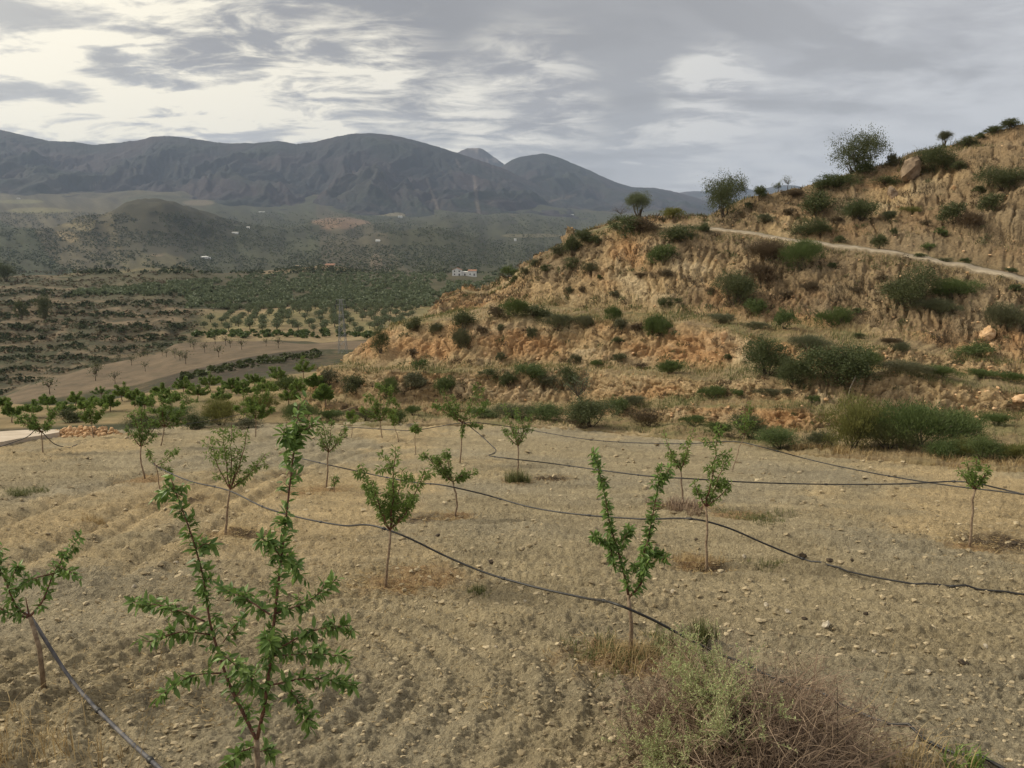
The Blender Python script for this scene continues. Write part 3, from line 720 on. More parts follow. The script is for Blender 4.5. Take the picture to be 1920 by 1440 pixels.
def mountain(name, label, ridge, d_ridge, d_foot, foot_py, seed, tone=1.0, cols=420, rows=120, relief=1.0, pale=0.0):
    R = np.array(ridge, float)
    q = np.linspace(R[0, 0], R[-1, 0], cols)
    py = np.interp(q, R[:, 0], R[:, 1])
    ker = np.ones(5) / 5; py = np.convolve(np.pad(py, 2, 'edge'), ker, 'valid')
    py = py + 1.3 * fbm(q * 0.06, q * 0 + seed, 4, seed) + 0.7 * perlin(q * 0.45, q * 0, seed + 3) + 0.45 * perlin(q * 1.1, q * 0, seed + 4)
    top = P3(q, py, np.full(cols, d_ridge)); foot = P3(q, np.interp(q, [R[0, 0], R[-1, 0]], foot_py), np.full(cols, d_foot))
    V = []
    for t in np.linspace(0, 1, rows):
        p = foot * (1 - t) + top * t
        prof = 0.10 * t + 0.90 * (t ** 1.35)
        z = foot[:, 2] + (top[:, 2] - foot[:, 2]) * prof
        V.append(np.stack([p[:, 0], p[:, 1], z], -1))
    V = np.array(V); t = np.linspace(0, 1, rows)[:, None] * np.ones((1, cols))
    H = (top[:, 2] - foot[:, 2])[None]
    a = V[..., 0] / 1000.0; b = V[..., 1] / 1000.0
    wa = a + 0.35 * fbm(a * 0.9, b * 0.9, 3, seed + 11)
    sp = ridged(wa * 0.95, b * 0.28 + t * 0.5, 5, seed + 21) - 0.62
    sp2 = ridged(wa * 3.1, b * 1.1, 4, seed + 31) - 0.6
    env = np.sin(np.pi * np.clip(t, 0, 1) ** 0.9)
    V[..., 2] += relief * env * H * (0.40 * sp + 0.20 * sp2 + 0.06 * (ridged(wa * 9.0, b * 4.0, 3, seed + 61) - 0.6)) * np.clip(0.35 + t, 0, 1)
    # back slope
    back = []
    for f in (0.08, 0.2, 0.5, 1.0):
        bk = top.copy(); bk[:, :2] *= (1 + 0.25 * f); bk[:, 2] = top[:, 2] * (1 - 0.9 * f) - 60 * f; back.append(bk)
    V = np.concatenate([V, np.array(back)])
    X, Y = V[..., 0] / 1000, V[..., 1] / 1000
    tt = np.concatenate([t, np.ones((4, cols))]); spp = np.concatenate([sp, np.zeros((4, cols))]); sp2p = np.concatenate([sp2, np.zeros((4, cols))])
    m1 = sstep(fbm(X * 1.3, Y * 1.3 + tt, 5, seed + 41), -0.15, 0.3); m2 = sstep(fbm(X * 5, Y * 5, 4, seed + 51), 0.0, 0.4)
    c = lerp3((0.025, 0.028, 0.029), (0.048, 0.038, 0.041), m1)
    c = lerp3(c, (0.078, 0.060, 0.055), m2 * 0.45 * sstep(tt, 0.95, 0.2))
    c = lerp3(c, (0.030, 0.040, 0.030), sstep(spp, 0.02, 0.2) * 0.55)
    c = lerp3(c, (0.19, 0.155, 0.135), pale * sstep(sp2p + 0.2 * m2, -0.15, 0.25))
    # fire break and bare scars
    px, pyy = project(V)
    for (x0, y0, x1, y1, w) in ((800, 335, 824, 400, 3.2), (856, 300, 862, 312, 3.0), (888, 330, 898, 402, 4.0), (167, 352, 200, 335, 2.2), (1030, 378, 1080, 365, 3.0), (1240, 300, 1290, 300, 2)):
        lx, ly = x1 - x0, y1 - y0; L2 = lx * lx + ly * ly
        f = np.clip(((px - x0) * lx + (pyy - y0) * ly) / L2, 0, 1)
        dd = np.hypot(px - x0 - f * lx, pyy - y0 - f * ly) + 2.0 * fbm(px * .08, pyy * .08, 3, 77)
        c = lerp3(c, (0.17, 0.135, 0.11), 0.6 * sstep(dd, w, w * 0.3))
    me = mesh_from(name, V.reshape(-1, 3), grid_faces(V.shape[0], cols), True, {'Col': ('C', np.clip(c * tone, 0.01, 0.8).reshape(-1, 3))})
    return tag(link_obj(name, me, M['mountain']), label, None, None, 'structure')


# ------------------------------------------------------------------ young almond trees: data (photograph pixels)
# base, fork, list of shoot tips, leaf length (m), label
YT = [
    ((421, 1001), (432, 917), [(392, 819), (416, 800), (432, 793), (463, 806), (499, 848), (448, 845), (475, 880)], 190, 'young almond tree with many upright shoots left of the tallest foreground sapling'),
    ((272, 901), (264, 837), [(236, 800), (250, 770), (265, 762), (285, 785), (292, 815), (268, 800)], 150, 'round-headed young almond tree on a bare leaning stem at the left of the field'),
    ((297, 928), (292, 873), [(277, 842), (332, 844), (321, 881)], 60, 'small sparse almond sapling where the second hose is tied, behind the foreground tree tip'),
    ((301, 838), (308, 800), [(255, 768), (275, 740), (300, 730), (330, 728), (358, 738), (340, 770), (300, 765), (285, 790), (345, 790)], 260, 'broad bushy almond tree at the far left edge of the tilled field'),
    ((478, 819), (480, 785), [(440, 762), (455, 730), (480, 718), (503, 732), (515, 765), (470, 760), (495, 775)], 230, 'dense dark green almond tree with a short stem at the far field edge'),
    ((611, 921), (616, 848), [(594, 797), (605, 790), (622, 788), (649, 797), (640, 820), (600, 830)], 120, 'young almond tree with a long bare stem right of the tallest foreground sapling'),
    ((658, 819), (660, 795), [(652, 772), (662, 768), (668, 780)], 40, 'slim little almond sapling at the far field edge left of the forked tree'),
    ((722, 1101), (731, 994), [(677, 868), (698, 905), (740, 836), (755, 880), (797, 880), (780, 930), (735, 900)], 330, 'three-pronged young almond tree with the hose tied at its fork in mid field'),
    ((853, 969), (848, 903), [(797, 848), (818, 855), (836, 840), (872, 884), (894, 882), (826, 880)], 190, 'small spreading almond tree behind the three-pronged one'),
    ((862, 871), (866, 792), [(815, 752), (826, 728), (850, 742), (899, 716), (917, 752), (880, 765), (905, 800), (845, 770), (868, 820)], 190, 'tall wispy almond tree with several thin stems before the terrace bank'),
    ((970, 904), (972, 836), [(940, 800), (950, 768), (972, 765), (985, 785), (998, 775), (965, 800), (975, 815)], 150, 'narrow almond tree on a thin stem with green weeds at its foot'),
    ((717, 823), (713, 790), [(676, 765), (690, 735), (712, 715), (735, 725), (748, 755), (705, 750), (725, 765)], 170, 'airy almond tree below the orange nose of the terraces'),
    ((780, 849), (779, 812), [(771, 800), (780, 795), (788, 803)], 34, 'tiny almond sapling with a ball of leaves at the top of its stem'),
    ((747, 827), (738, 798), [(730, 775), (738, 768), (744, 782)], 30, 'thin leaning sapling beside the airy almond tree'),
    ((1182, 1234), (1178, 1108), [(1114, 848), (1140, 1000), (1238, 880), (1228, 1010), (1205, 1060)], 0, 'near almond sapling with two leafy prongs above dry weeds'),
    ((1324, 1064), (1324, 950), [(1302, 905), (1351, 797), (1372, 905), (1345, 900), (1358, 860)], 150, 'forked almond sapling where the hose bends down, right of centre'),
    ((1284, 951), (1276, 881), [(1245, 810), (1262, 850), (1300, 803), (1290, 845), (1275, 862)], 100, 'thin almond sapling just behind the forked one'),
    ((1818, 1026), (1829, 917), [(1798, 880), (1812, 862), (1832, 858), (1854, 872), (1848, 890)], 90, 'lone almond sapling on a pale leaning stem at the right of the field'),
    ((1373, 881), (1395, 815), [(1380, 790), (1398, 770), (1404, 752), (1412, 790)], 40, 'leaning stick-like sapling against the dark bush at the field edge'),
    ((80, 849), (78, 811), [(20, 775), (44, 772), (60, 760), (113, 758), (95, 770), (100, 790), (55, 790)], 150, 'young almond tree beside the pale concrete path at the far left'),
    ((175, 821), (172, 795), [(148, 772), (160, 752), (178, 746), (200, 758), (186, 775)], 130, 'almond tree behind the heap of orange stones'),
    ((627, 925), (627, 912), [(625, 896), (630, 892)], 16, 'knee-high green sapling at the foot of a long-stemmed almond'),
]
FAR_T = [((252, 762), 44, 42), ((397, 733), 48, 40), ((434, 740), 46, 38), ((345, 738), 40, 34), ((205, 772), 44, 36), ((22, 792), 44, 44), ((120, 782), 46, 40), ((300, 748), 40, 32), ((520, 722), 46, 42), ((570, 712), 48, 50), ((475, 728), 42, 34), ((60, 782), 40, 36), ((160, 776), 40, 36), ((560, 745), 40, 40), ((5, 770), 40, 34), ((90, 768), 38, 34), ((140, 762), 38, 32), ((230, 752), 42, 36), ((270, 772), 46, 40), ((320, 765), 46, 42), ((370, 752), 44, 40), ((415, 762), 46, 42), ((455, 748), 42, 38), ((500, 745), 42, 40), ((540, 762), 44, 42), ((190, 748), 36, 30), ((590, 735), 40, 40), ((610, 760), 40, 42)]
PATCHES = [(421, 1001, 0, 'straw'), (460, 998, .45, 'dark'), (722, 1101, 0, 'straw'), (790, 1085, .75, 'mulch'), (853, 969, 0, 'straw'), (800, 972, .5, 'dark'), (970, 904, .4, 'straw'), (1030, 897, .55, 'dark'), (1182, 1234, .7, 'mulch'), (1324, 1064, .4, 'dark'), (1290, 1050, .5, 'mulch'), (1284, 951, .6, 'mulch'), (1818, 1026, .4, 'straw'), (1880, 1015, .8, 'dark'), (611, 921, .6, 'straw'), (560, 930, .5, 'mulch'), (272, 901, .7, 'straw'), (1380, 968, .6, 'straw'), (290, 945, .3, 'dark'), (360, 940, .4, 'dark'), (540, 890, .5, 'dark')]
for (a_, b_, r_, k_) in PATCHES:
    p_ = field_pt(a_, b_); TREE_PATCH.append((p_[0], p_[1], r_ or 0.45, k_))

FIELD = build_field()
HILL, HV, HFACE, HBAND = build_hill()
VALLEY = build_valley()
mountain('mountain', 'long dark burnt ridge closing the valley', [(-420, 214), (-250, 224), (-120, 232), (0, 243), (60, 257), (90, 264), (140, 266), (175, 272), (215, 268), (260, 263), (285, 256), (320, 255), (350, 258), (400, 266), (430, 269), (480, 268), (522, 264), (555, 270), (590, 266), (630, 256), (665, 250), (705, 250), (740, 254), (790, 266), (840, 281), (880, 294), (945, 316), (1010, 348), (1060, 370), (1130, 398), (1250, 412)], 7200, 4400, (395, 425), 600, 0.85, 820, 170)
mountain('mountain', 'rounded dark mountain right of the notch', [(700, 405), (820, 380), (900, 340), (940, 313), (958, 300), (975, 294), (1000, 290), (1022, 287), (1050, 296), (1100, 317), (1150, 340), (1185, 351), (1225, 352), (1260, 358), (1300, 369), (1360, 388), (1500, 402), (1900, 408), (2400, 405)], 8600, 5600, (412, 416), 640, 0.85, 520, 120)
mountain('mountain', 'pale bare peak seen through the notch', [(740, 330), (800, 315), (845, 295), (862, 284), (875, 278), (900, 277), (915, 286), (935, 300), (950, 312), (1000, 340), (1060, 360)], 10800, 8800, (360, 360), 680, 1.25, 160, 60, 0.8, 0.7)
mountain('mountain', 'distant blue peaks behind the hilltop', [(1150, 372), (1240, 364), (1283, 360), (1300, 357), (1318, 361), (1340, 352), (1362, 344), (1374, 340), (1385, 342), (1400, 354), (1420, 358), (1445, 350), (1470, 346), (1490, 347), (1515, 353), (1600, 362), (1800, 372), (2400, 380)], 12500, 10000, (392, 392), 700, 1.0, 200, 60, 0.8, 0.25)
bpy.context.view_layer.update()


TREES = {}
for o_, st_ in ((FIELD, 1), (HILL, 1), (VALLEY, 1)):
    me_ = o_.data; v_ = np.zeros(len(me_.vertices) * 3, np.float32); me_.vertices.foreach_get('co', v_)
    l_ = np.zeros(len(me_.loops), np.int32); me_.loops.foreach_get('vertex_index', l_)
    TREES[o_.name] = BVHTree.FromPolygons(v_.reshape(-1, 3).tolist(), l_.reshape(-1, 4).tolist())


def cast(objs, px, py):
    d = Vector(pdir(px, py)).normalized(); best = None
    for o in objs:
        loc, nor, idx, dist = TREES[o.name].ray_cast(Vector((0, 0, 0)), d)
        if loc is not None and (best is None or loc.length < best[0].length): best = (loc.copy(), nor.copy())
    return best


def drop(objs, x, y):
    best = None
    for o in objs:
        loc, nor, idx, dist = TREES[o.name].ray_cast(Vector((x, y, 900)), Vector((0, 0, -1)))
        if loc is not None and (best is None or loc.z > best[0].z): best = (loc.copy(), nor.copy())
    return best


GROUND = [FIELD, HILL, VALLEY]


def foot(px, py, reach=24.0):
    """foot point of something standing on the near ground; slides down to the skyline if the ray passes over it"""
    if px < 610: return cast(GROUND, px, py)
    t = 0.0
    while t <= reach:
        h = cast([FIELD, HILL], px, py + t)
        if h is not None: return h
        t += 1.0
    return cast(GROUND, px, py)

# ------------------------------------------------------------------ trees
def curve_pts(p0, p1, bend, n=9, rng=RNG):
    t = np.linspace(0, 1, n)[:, None]
    mid = (p0 + p1) / 2 + bend
    P = (1 - t) ** 2 * p0 + 2 * t * (1 - t) * mid + t * t * p1
    L = np.linalg.norm(p1 - p0)
    w = rng.normal(size=(n, 3)) * 0.008 * L; w[0] = 0
    return P + w


def leaf_out(mb, pts, n, L, rng, spread=0.03, keep=None):
    """leaves set along a shoot, pointing out and forward"""
    seg = np.linalg.norm(np.diff(pts, axis=0), axis=1); cum = np.concatenate([[0], np.cumsum(seg)])
    s = rng.random(n) ** 0.85 * cum[-1]
    # clusters of leaves at the nodes
    node = np.round(s / (L * 0.5)) * (L * 0.5) + rng.normal(size=n) * L * 0.10; s = np.clip(node, 0, cum[-1])
    P = np.stack([np.interp(s, cum, pts[:, k]) for k in range(3)], -1)
    tg = np.gradient(pts, axis=0); tg /= np.linalg.norm(tg, axis=1, keepdims=True) + 1e-9
    T = np.stack([np.interp(s, cum, tg[:, k]) for k in range(3)], -1)
    R = rng.normal(size=(n, 3)); R -= (R * T).sum(1, keepdims=True) * T; R /= np.linalg.norm(R, axis=1, keepdims=True) + 1e-9
    D = R * 0.75 + T * 0.42 + np.array([0, 0, -0.30]) + 0.38 * rng.normal(size=(n, 3))
    P = P + R * rng.random((n, 1)) * spread
    Ls = L * (0.6 + 0.6 * rng.random(n))
    return P, D, Ls


def young_tree(name, base, fork, tips, nleaf, label, leaf=0.062, stem_r=0.016, group='young almond trees planted in the field', depth=0.22, seed=1, ground=None, lmat='almond'):
    rng = np.random.default_rng(seed)
    if ground is None:
        b = field_pt(*base); b[2] = field_z(b[0], b[1])
    else: b = np.array(ground)
    d = b[1]; leaf = leaf * max(1.0, d / 15.0) if ground is None else leaf
    root = empty(name, tuple(b))
    F = P3(np.array(float(fork[0])), np.array(float(fork[1])), np.array(d)) - b
    tr = MB(); br = []; cr = MB()
    H = abs(project_h(d))
    tk = curve_pts(np.array([0, 0, -0.06]), F, rng.normal(size=3) * 0.03, 7, rng)
    tr.tube(tk, np.linspace(stem_r, stem_r * 0.72, 7), 7)
    tot = sum(math.hypot(t[0] - fork[0], t[1] - fork[1]) for t in tips)
    for t in tips:
        L = math.hypot(t[0] - fork[0], t[1] - fork[1]) * d / FPX
        p1 = P3(np.array(float(t[0])), np.array(float(t[1])), np.array(d + rng.normal() * depth * L * 1.3)) - b
        pts = curve_pts(F, p1, np.array([0.10 * (p1[0] - F[0]), rng.normal() * 0.06 * L, -0.10 * L]), 10, rng)
        m = MB(); m.tube(pts, np.linspace(stem_r * 0.6, 0.003, 10), 5)
        shoots = [(pts[1:], 1.0)]
        # short side spurs
        for _ in range(max(2, int(L / 0.16))):
            k = rng.integers(3, 9); q = pts[k]
            dirn = rng.normal(size=3); dirn[2] = abs(dirn[2]) * 0.6; dirn /= np.linalg.norm(dirn)
            e = q + dirn * L * (0.10 + 0.20 * rng.random()); sp = curve_pts(q, e, rng.normal(size=3) * 0.01, 5, rng)
            m.tube(sp, np.linspace(0.004, 0.0018, 5), 4); shoots.append((sp, 0.42))
        br.append(m)
        share = math.hypot(t[0] - fork[0], t[1] - fork[1]) / tot
        n = int(nleaf * (7.0 if d < 16 else 11.0) * share)
        wsum = sum(w for _, w in shoots)
        for sp, w in shoots:
            P, D, Ls = leaf_out(cr, sp, max(3, int(n * w / wsum)), leaf, rng)
            cr.leaves(P, D, Ls, Ls * 0.34, 0.22, np.array([0, 0, 1.0]), rng=rng, curve=0.12)
    link_obj('trunk', tr.mesh('trunk', True), M['bark'], root)
    for m in br: link_obj('branch', m.mesh('branch', True), M['bark_red'], root)
    link_obj('crown', cr.mesh('crown'), M[lmat], root)
    return tag(root, label, 'tree', group)


def project_h(d): return 1.0 / d


for i, (base, fork, tips, nl, label) in enumerate(YT):
    if nl == 0: continue
    young_tree('almond_tree', base, fork, tips, nl, label, seed=100 + i, stem_r=0.018 if nl > 60 else 0.011)


def far_tree(px, py, w, h, label, group, seed, lm='almond'):
    hit = cast([VALLEY, HILL], px, py)
    if hit is None: return
    b = np.array(hit[0]); d = b[1]; rng = np.random.default_rng(seed)
    fork = (px + rng.normal() * 2, py - h * 0.30)
    tips = [(px + w * 0.5 * math.cos(a) * (0.6 + 0.5 * rng.random()), py - h * (0.42 + 0.56 * math.sin(a) * (0.3 + 0.7 * rng.random()))) for a in np.linspace(0.1, math.pi - 0.1, 8)]
    young_tree('almond_tree', (px, py), fork, tips, 260, label, leaf=0.13, stem_r=0.04, group=group, depth=0.5, seed=seed, ground=b, lmat=lm)


ORD = ['leftmost', 'second', 'third', 'fourth', 'fifth', 'sixth', 'seventh', 'eighth', 'ninth', 'tenth', 'eleventh', 'twelfth', 'thirteenth', 'fourteenth', 'fifteenth', 'sixteenth', 'seventeenth', 'eighteenth', 'nineteenth', 'twentieth'] + ['twenty-' + w_ for w_ in ('first', 'second', 'third', 'fourth', 'fifth', 'sixth', 'seventh', 'eighth', 'ninth')]
FAR_T.sort()
for i, ((x, y), w, h) in enumerate(FAR_T):
    far_tree(x, y, w, h, 'almond tree on the lower strip beyond the field, ' + (ORD[i] if i == 0 else ORD[i] + ' from the left'), 'almond trees on the lower terrace', 300 + i)

# ---- the tall foreground sapling: two leaders with side shoots, leaves one by one
FG_D = 4.05


def fg(px, py, dz=0.0): return P3(np.array(float(px)), np.array(float(py)), np.array(FG_D + dz))


def detailed_leaf_mesh(name, bend, fold):
    """one almond blade, unit length along +Y, cupped along the midrib"""
    ys = [0.0, 0.10, 0.30, 0.55, 0.80, 1.0]; ws = [0.012, 0.055, 0.155, 0.165, 0.095, 0.0]
    V = []; F = []
    for y, w in zip(ys, ws):
        zc = -bend * y * y
        V += [(-w, y, zc + fold * w), (0, y, zc), (w, y, zc + fold * w)]
    for k in range(5):
        a = 3 * k
        F += [(a, a + 1, a + 4, a + 3), (a + 1, a + 2, a + 5, a + 4)]
    return mesh_from(name, np.array(V), np.array(F), True, {'v': ('F', np.full(len(V), 0.08 + 3.0 * abs(bend)))})


def foreground_tree(name, base3, stem, branches, label, n_obj, seed, leaf=0.067, dens=200.0):
    rng = np.random.default_rng(seed)
    root = empty(name, tuple(base3)); b = np.array(base3)
    tr = MB(); tr.tube(np.array(stem) - b, np.linspace(0.020, 0.015, len(stem)), 8)
    link_obj('trunk', tr.mesh('trunk', True), M['bark'], root)
    allP, allD, allL = [], [], []
    for pts, r0, dn in branches:
        pts = np.array(pts) - b
        t = np.linspace(0, 1, len(pts)); tt = np.linspace(0, 1, max(12, len(pts) * 4))
        # smooth through the points
        sm = np.stack([np.interp(tt, t, pts[:, k]) for k in range(3)], -1)
        for _ in range(3): sm[1:-1] = (sm[:-2] + 2 * sm[1:-1] + sm[2:]) / 4
        m = MB(); m.tube(sm, np.linspace(r0, 0.0022, len(sm)), 7)
        L = np.linalg.norm(np.diff(sm, axis=0), axis=1).sum()
        n = int(L * dens * dn * 0.72)
        P, D, Ls = leaf_out(None, sm[1:], n, leaf, rng, 0.012)
        allP.append(P); allD.append(D); allL.append(Ls)
        # leafy spurs
        for _ in range(int(L * 15 * dn)):
            q = sm[rng.integers(2, len(sm))]; dr = rng.normal(size=3); dr /= np.linalg.norm(dr)
            sp = np.stack([q, q + dr * 0.02, q + dr * (0.03 + 0.05 * rng.random()) + np.array([0, 0, 0.01])])
            m.tube(sp, [0.0022, 0.0018, 0.0012], 4)
            P, D, Ls = leaf_out(None, sp, 7, leaf * 0.85, rng, 0.006); allP.append(P); allD.append(D); allL.append(Ls)
        link_obj('branch', m.mesh('branch', True), M['bark_red'], root)
    P = np.concatenate(allP); D = np.concatenate(allD); L = np.concatenate(allL)
    D /= np.linalg.norm(D, axis=1, keepdims=True)
    order = np.argsort(-L); vis = (P[:, 1] < np.median(P[:, 1]) + 0.2)
    protos = [detailed_leaf_mesh('leaf', bd, fo) for bd, fo in ((0.05, 0.5), (0.18, 0.35), (0.30, 0.45), (0.10, 0.25), (0.24, 0.6), (-0.08, 0.4))]
    LV = {pm.name: np.array([v.co[:] for v in pm.vertices]) for pm in protos}
    for pm in protos: pm.materials.append(M['almond_near'])
    used = 0; rest = []
    mb = MB()
    for k in order:
        y = Vector(D[k]); up = Vector((0, 0, 1)) + 0.5 * Vector(rng.normal(size=3))
        x = y.cross(up).normalized(); z = x.cross(y).normalized()
        s = L[k]
        if used < n_obj and vis[k]:
            o = bpy.data.objects.new('leaf', protos[rng.integers(0, 6)]); COL.objects.link(o); o.parent = root
            o.matrix_local = Matrix(((x[0] * s, y[0] * s, z[0] * s, P[k][0]), (x[1] * s, y[1] * s, z[1] * s, P[k][1]), (x[2] * s, y[2] * s, z[2] * s, P[k][2]), (0, 0, 0, 1)))
            used += 1
        else:
            pm = protos[rng.integers(0, 6)]
            lv = LV[pm.name]
            R = np.array([[x[0], y[0], z[0]], [x[1], y[1], z[1]], [x[2], y[2], z[2]]])
            f = np.array([(a, a + 1, a + 4, a + 3) for a in range(0, 15, 3)] + [(a + 1, a + 2, a + 5, a + 4) for a in range(0, 15, 3)])
            mb.add((lv * s) @ R.T + P[k], None, f, rng.random())
    if mb.n:
        o = link_obj('foliage', mb.mesh('foliage', True), M['almond_near'], root); tag(o, kind='stuff')
    return tag(root, label, 'tree', 'young almond trees planted in the field')


J = lambda s=0.12: random.uniform(-s, s)
br1 = []
LL = [fg(480, 1385), fg(455, 1335, .03), fg(430, 1285, .05), fg(410, 1225, .05), fg(392, 1165, .04), fg(384, 1090, .03), fg(362, 1010, 0), fg(338, 945, -.03), fg(318, 890, -.05)]
RL = [fg(482, 1385), fg(497, 1320, -.04), fg(507, 1240, -.06), fg(514, 1160, -.06), fg(524, 1075, -.05), fg(533, 1000, -.02), fg(541, 930, .0), fg(549, 860, .03), fg(556, 800, .05), fg(560, 762, .06)]
br1 += [(LL, 0.011, 0.9), (RL, 0.012, 0.9)]
def side(a, b, dz, mid=(0, -12)):
    return [a, (a + fg(*b, dz * 0.7)) / 2 + np.array([0, 0, 0.0]) + (fg(b[0], b[1] - mid[1] * 0 + mid[1], dz) - fg(b[0], b[1], dz)) * 0.8, fg(*b, dz)]
br1 += [(side(fg(384, 1165, .04), (248, 1128), .15), 0.006, 1.25), (side(fg(394, 1190, .05), (282, 1203), -.2, (0, -18)), 0.005, 1.25), (side(fg(415, 1262, .05), (296, 1308), -.15, (0, -26)), 0.005, 1.2),
        (side(fg(418, 1205, .05), (460, 1160), .25), 0.004, 0.9), (side(fg(510, 1155, -.06), (406, 1098), .2, (0, -8)), 0.006, 1.25), (side(fg(518, 1150, -.06), (632, 1085), .18, (0, 16)), 0.006, 1.35),
        (side(fg(510, 1224, -.06), (658, 1172), -.1, (0, -22)), 0.006, 1.3), (side(fg(512, 1230, -.06), (645, 1230), .22, (0, -6)), 0.005, 1.2), (side(fg(506, 1285, -.06), (662, 1285), .1, (0, -20)), 0.006, 1.35),
        (side(fg(540, 1285, -.02), (584, 1368), -.2, (0, -8)), 0.004, 1.35), (side(fg(500, 1300, -.05), (420, 1230), -.3, (0, -4)), 0.004, 0.9), (side(fg(440, 1310, .03), (500, 1245), .15), 0.004, 0.9),
        (side(fg(530, 1050, -.04), (490, 1010), -.2), 0.004, 1.6), (side(fg(530, 1045, -.04), (560, 1075), .2), 0.003, 1.3), (side(fg(480, 1400), (415, 1440), -.2), 0.004, 1.5), (side(fg(485, 1410), (515, 1420), .15), 0.003, 1.2), (side(fg(552, 830, .04), (585, 800), .1), 0.003, 1.6), (side(fg(552, 850, .04), (530, 815), -.1), 0.003, 1.6), (side(fg(330, 925, -.04), (300, 930), .1), 0.003, 1.2), (side(fg(370, 1030, 0), (400, 1025), .1), 0.003, 1.2), (side(fg(505, 1235, -.05), (505, 1200), -.25), 0.004, 1.3)]
b0 = fg(486, 1545); b0[2] = field_z(b0[0], b0[1])
foreground_tree('almond_tree', b0, [b0 - np.array([0, 0, .06]), fg(485, 1480), fg(481, 1385)], br1, 'tallest almond sapling in front, with two leaders and long leafy side shoots', 300, 11)

# ---- sapling cut by the left edge of the frame
e0 = field_pt(82, 1290); E_D = e0[1]
def fe(px, py, dz=0.0): return P3(np.array(float(px)), np.array(float(py)), np.array(E_D + dz))
e0[2] = field_z(e0[0], e0[1])
br2 = [([fe(56, 1156), fe(80, 1130, .05), fe(98, 1080, .1), fe(118, 1045, .15), fe(150, 1005, .2)], 0.010, 1.5), ([fe(56, 1156), fe(30, 1140), fe(10, 1090, -.1), fe(-10, 1040, -.1)], 0.010, 1.5), ([fe(100, 1075, .1), fe(60, 1085), fe(25, 1105)], 0.006, 1.6),
       ([fe(52, 1158), fe(10, 1150), fe(-60, 1090), fe(-90, 1030)], 0.009, 1.3), ([fe(110, 1060, .1), fe(130, 1072), fe(142, 1078)], 0.004, 1.5), ([fe(15, 1100, -.1), fe(28, 1070), fe(35, 1060)], 0.004, 1.5), ([fe(55, 1156), fe(48, 1120)], 0.008, 0.0)]
foreground_tree('almond_tree', e0, [e0 - np.array([0, 0, .06]), fe(74, 1215), fe(56, 1156)], br2, 'light green sapling half cut off at the left edge, grey hose tied on', 0, 12, leaf=0.066, dens=120)

# ---- two-pronged sapling right of centre, hanging leaves
n0 = field_pt(1182, 1234); N_D = n0[1]
def fn(px, py, dz=0.0): return P3(np.array(float(px)), np.array(float(py)), np.array(N_D + dz))
n0[2] = field_z(n0[0], n0[1])
br3 = [([fn(1178, 1115), fn(1170, 1073), fn(1155, 1020, .05), fn(1144, 987, .08), fn(1137, 944, .08), fn(1128, 900, .05), fn(1114, 850)], 0.011, 1.15), ([fn(1179, 1120), fn(1203, 1097, -.04), fn(1211, 1060, -.06), fn(1216, 1006, -.06), fn(1228, 945, -.02), fn(1238, 882)], 0.011, 1.2),
       ([fn(1158, 1030, .05), fn(1140, 1015), fn(1112, 1005, -.1)], 0.005, 1.7), ([fn(1160, 1030, .05), fn(1172, 1005), fn(1184, 990, .2)], 0.005, 1.6), ([fn(1214, 1030, -.06), fn(1235, 1040), fn(1250, 1045, -.15)], 0.005, 1.6), ([fn(1216, 1010, -.06), fn(1205, 1040, -.2), fn(1208, 1075, -.25)], 0.004, 1.6),
       ([fn(1234, 910), fn(1248, 890), fn(1258, 872, .1)], 0.004, 1.3), ([fn(1178, 1110), fn(1177, 1085)], 0.008, 0.0), ([fn(1150, 1010, .06), fn(1146, 1035), fn(1150, 1060)], 0.004, 1.4), ([fn(1208, 1075, -.06), fn(1195, 1070), fn(1190, 1060)], 0.004, 1.2)]
foreground_tree('almond_tree', n0, [n0 - np.array([0, 0, .06]), fn(1184, 1170), fn(1178, 1115)], br3, YT[14][4], 0, 13, leaf=0.064, dens=270)

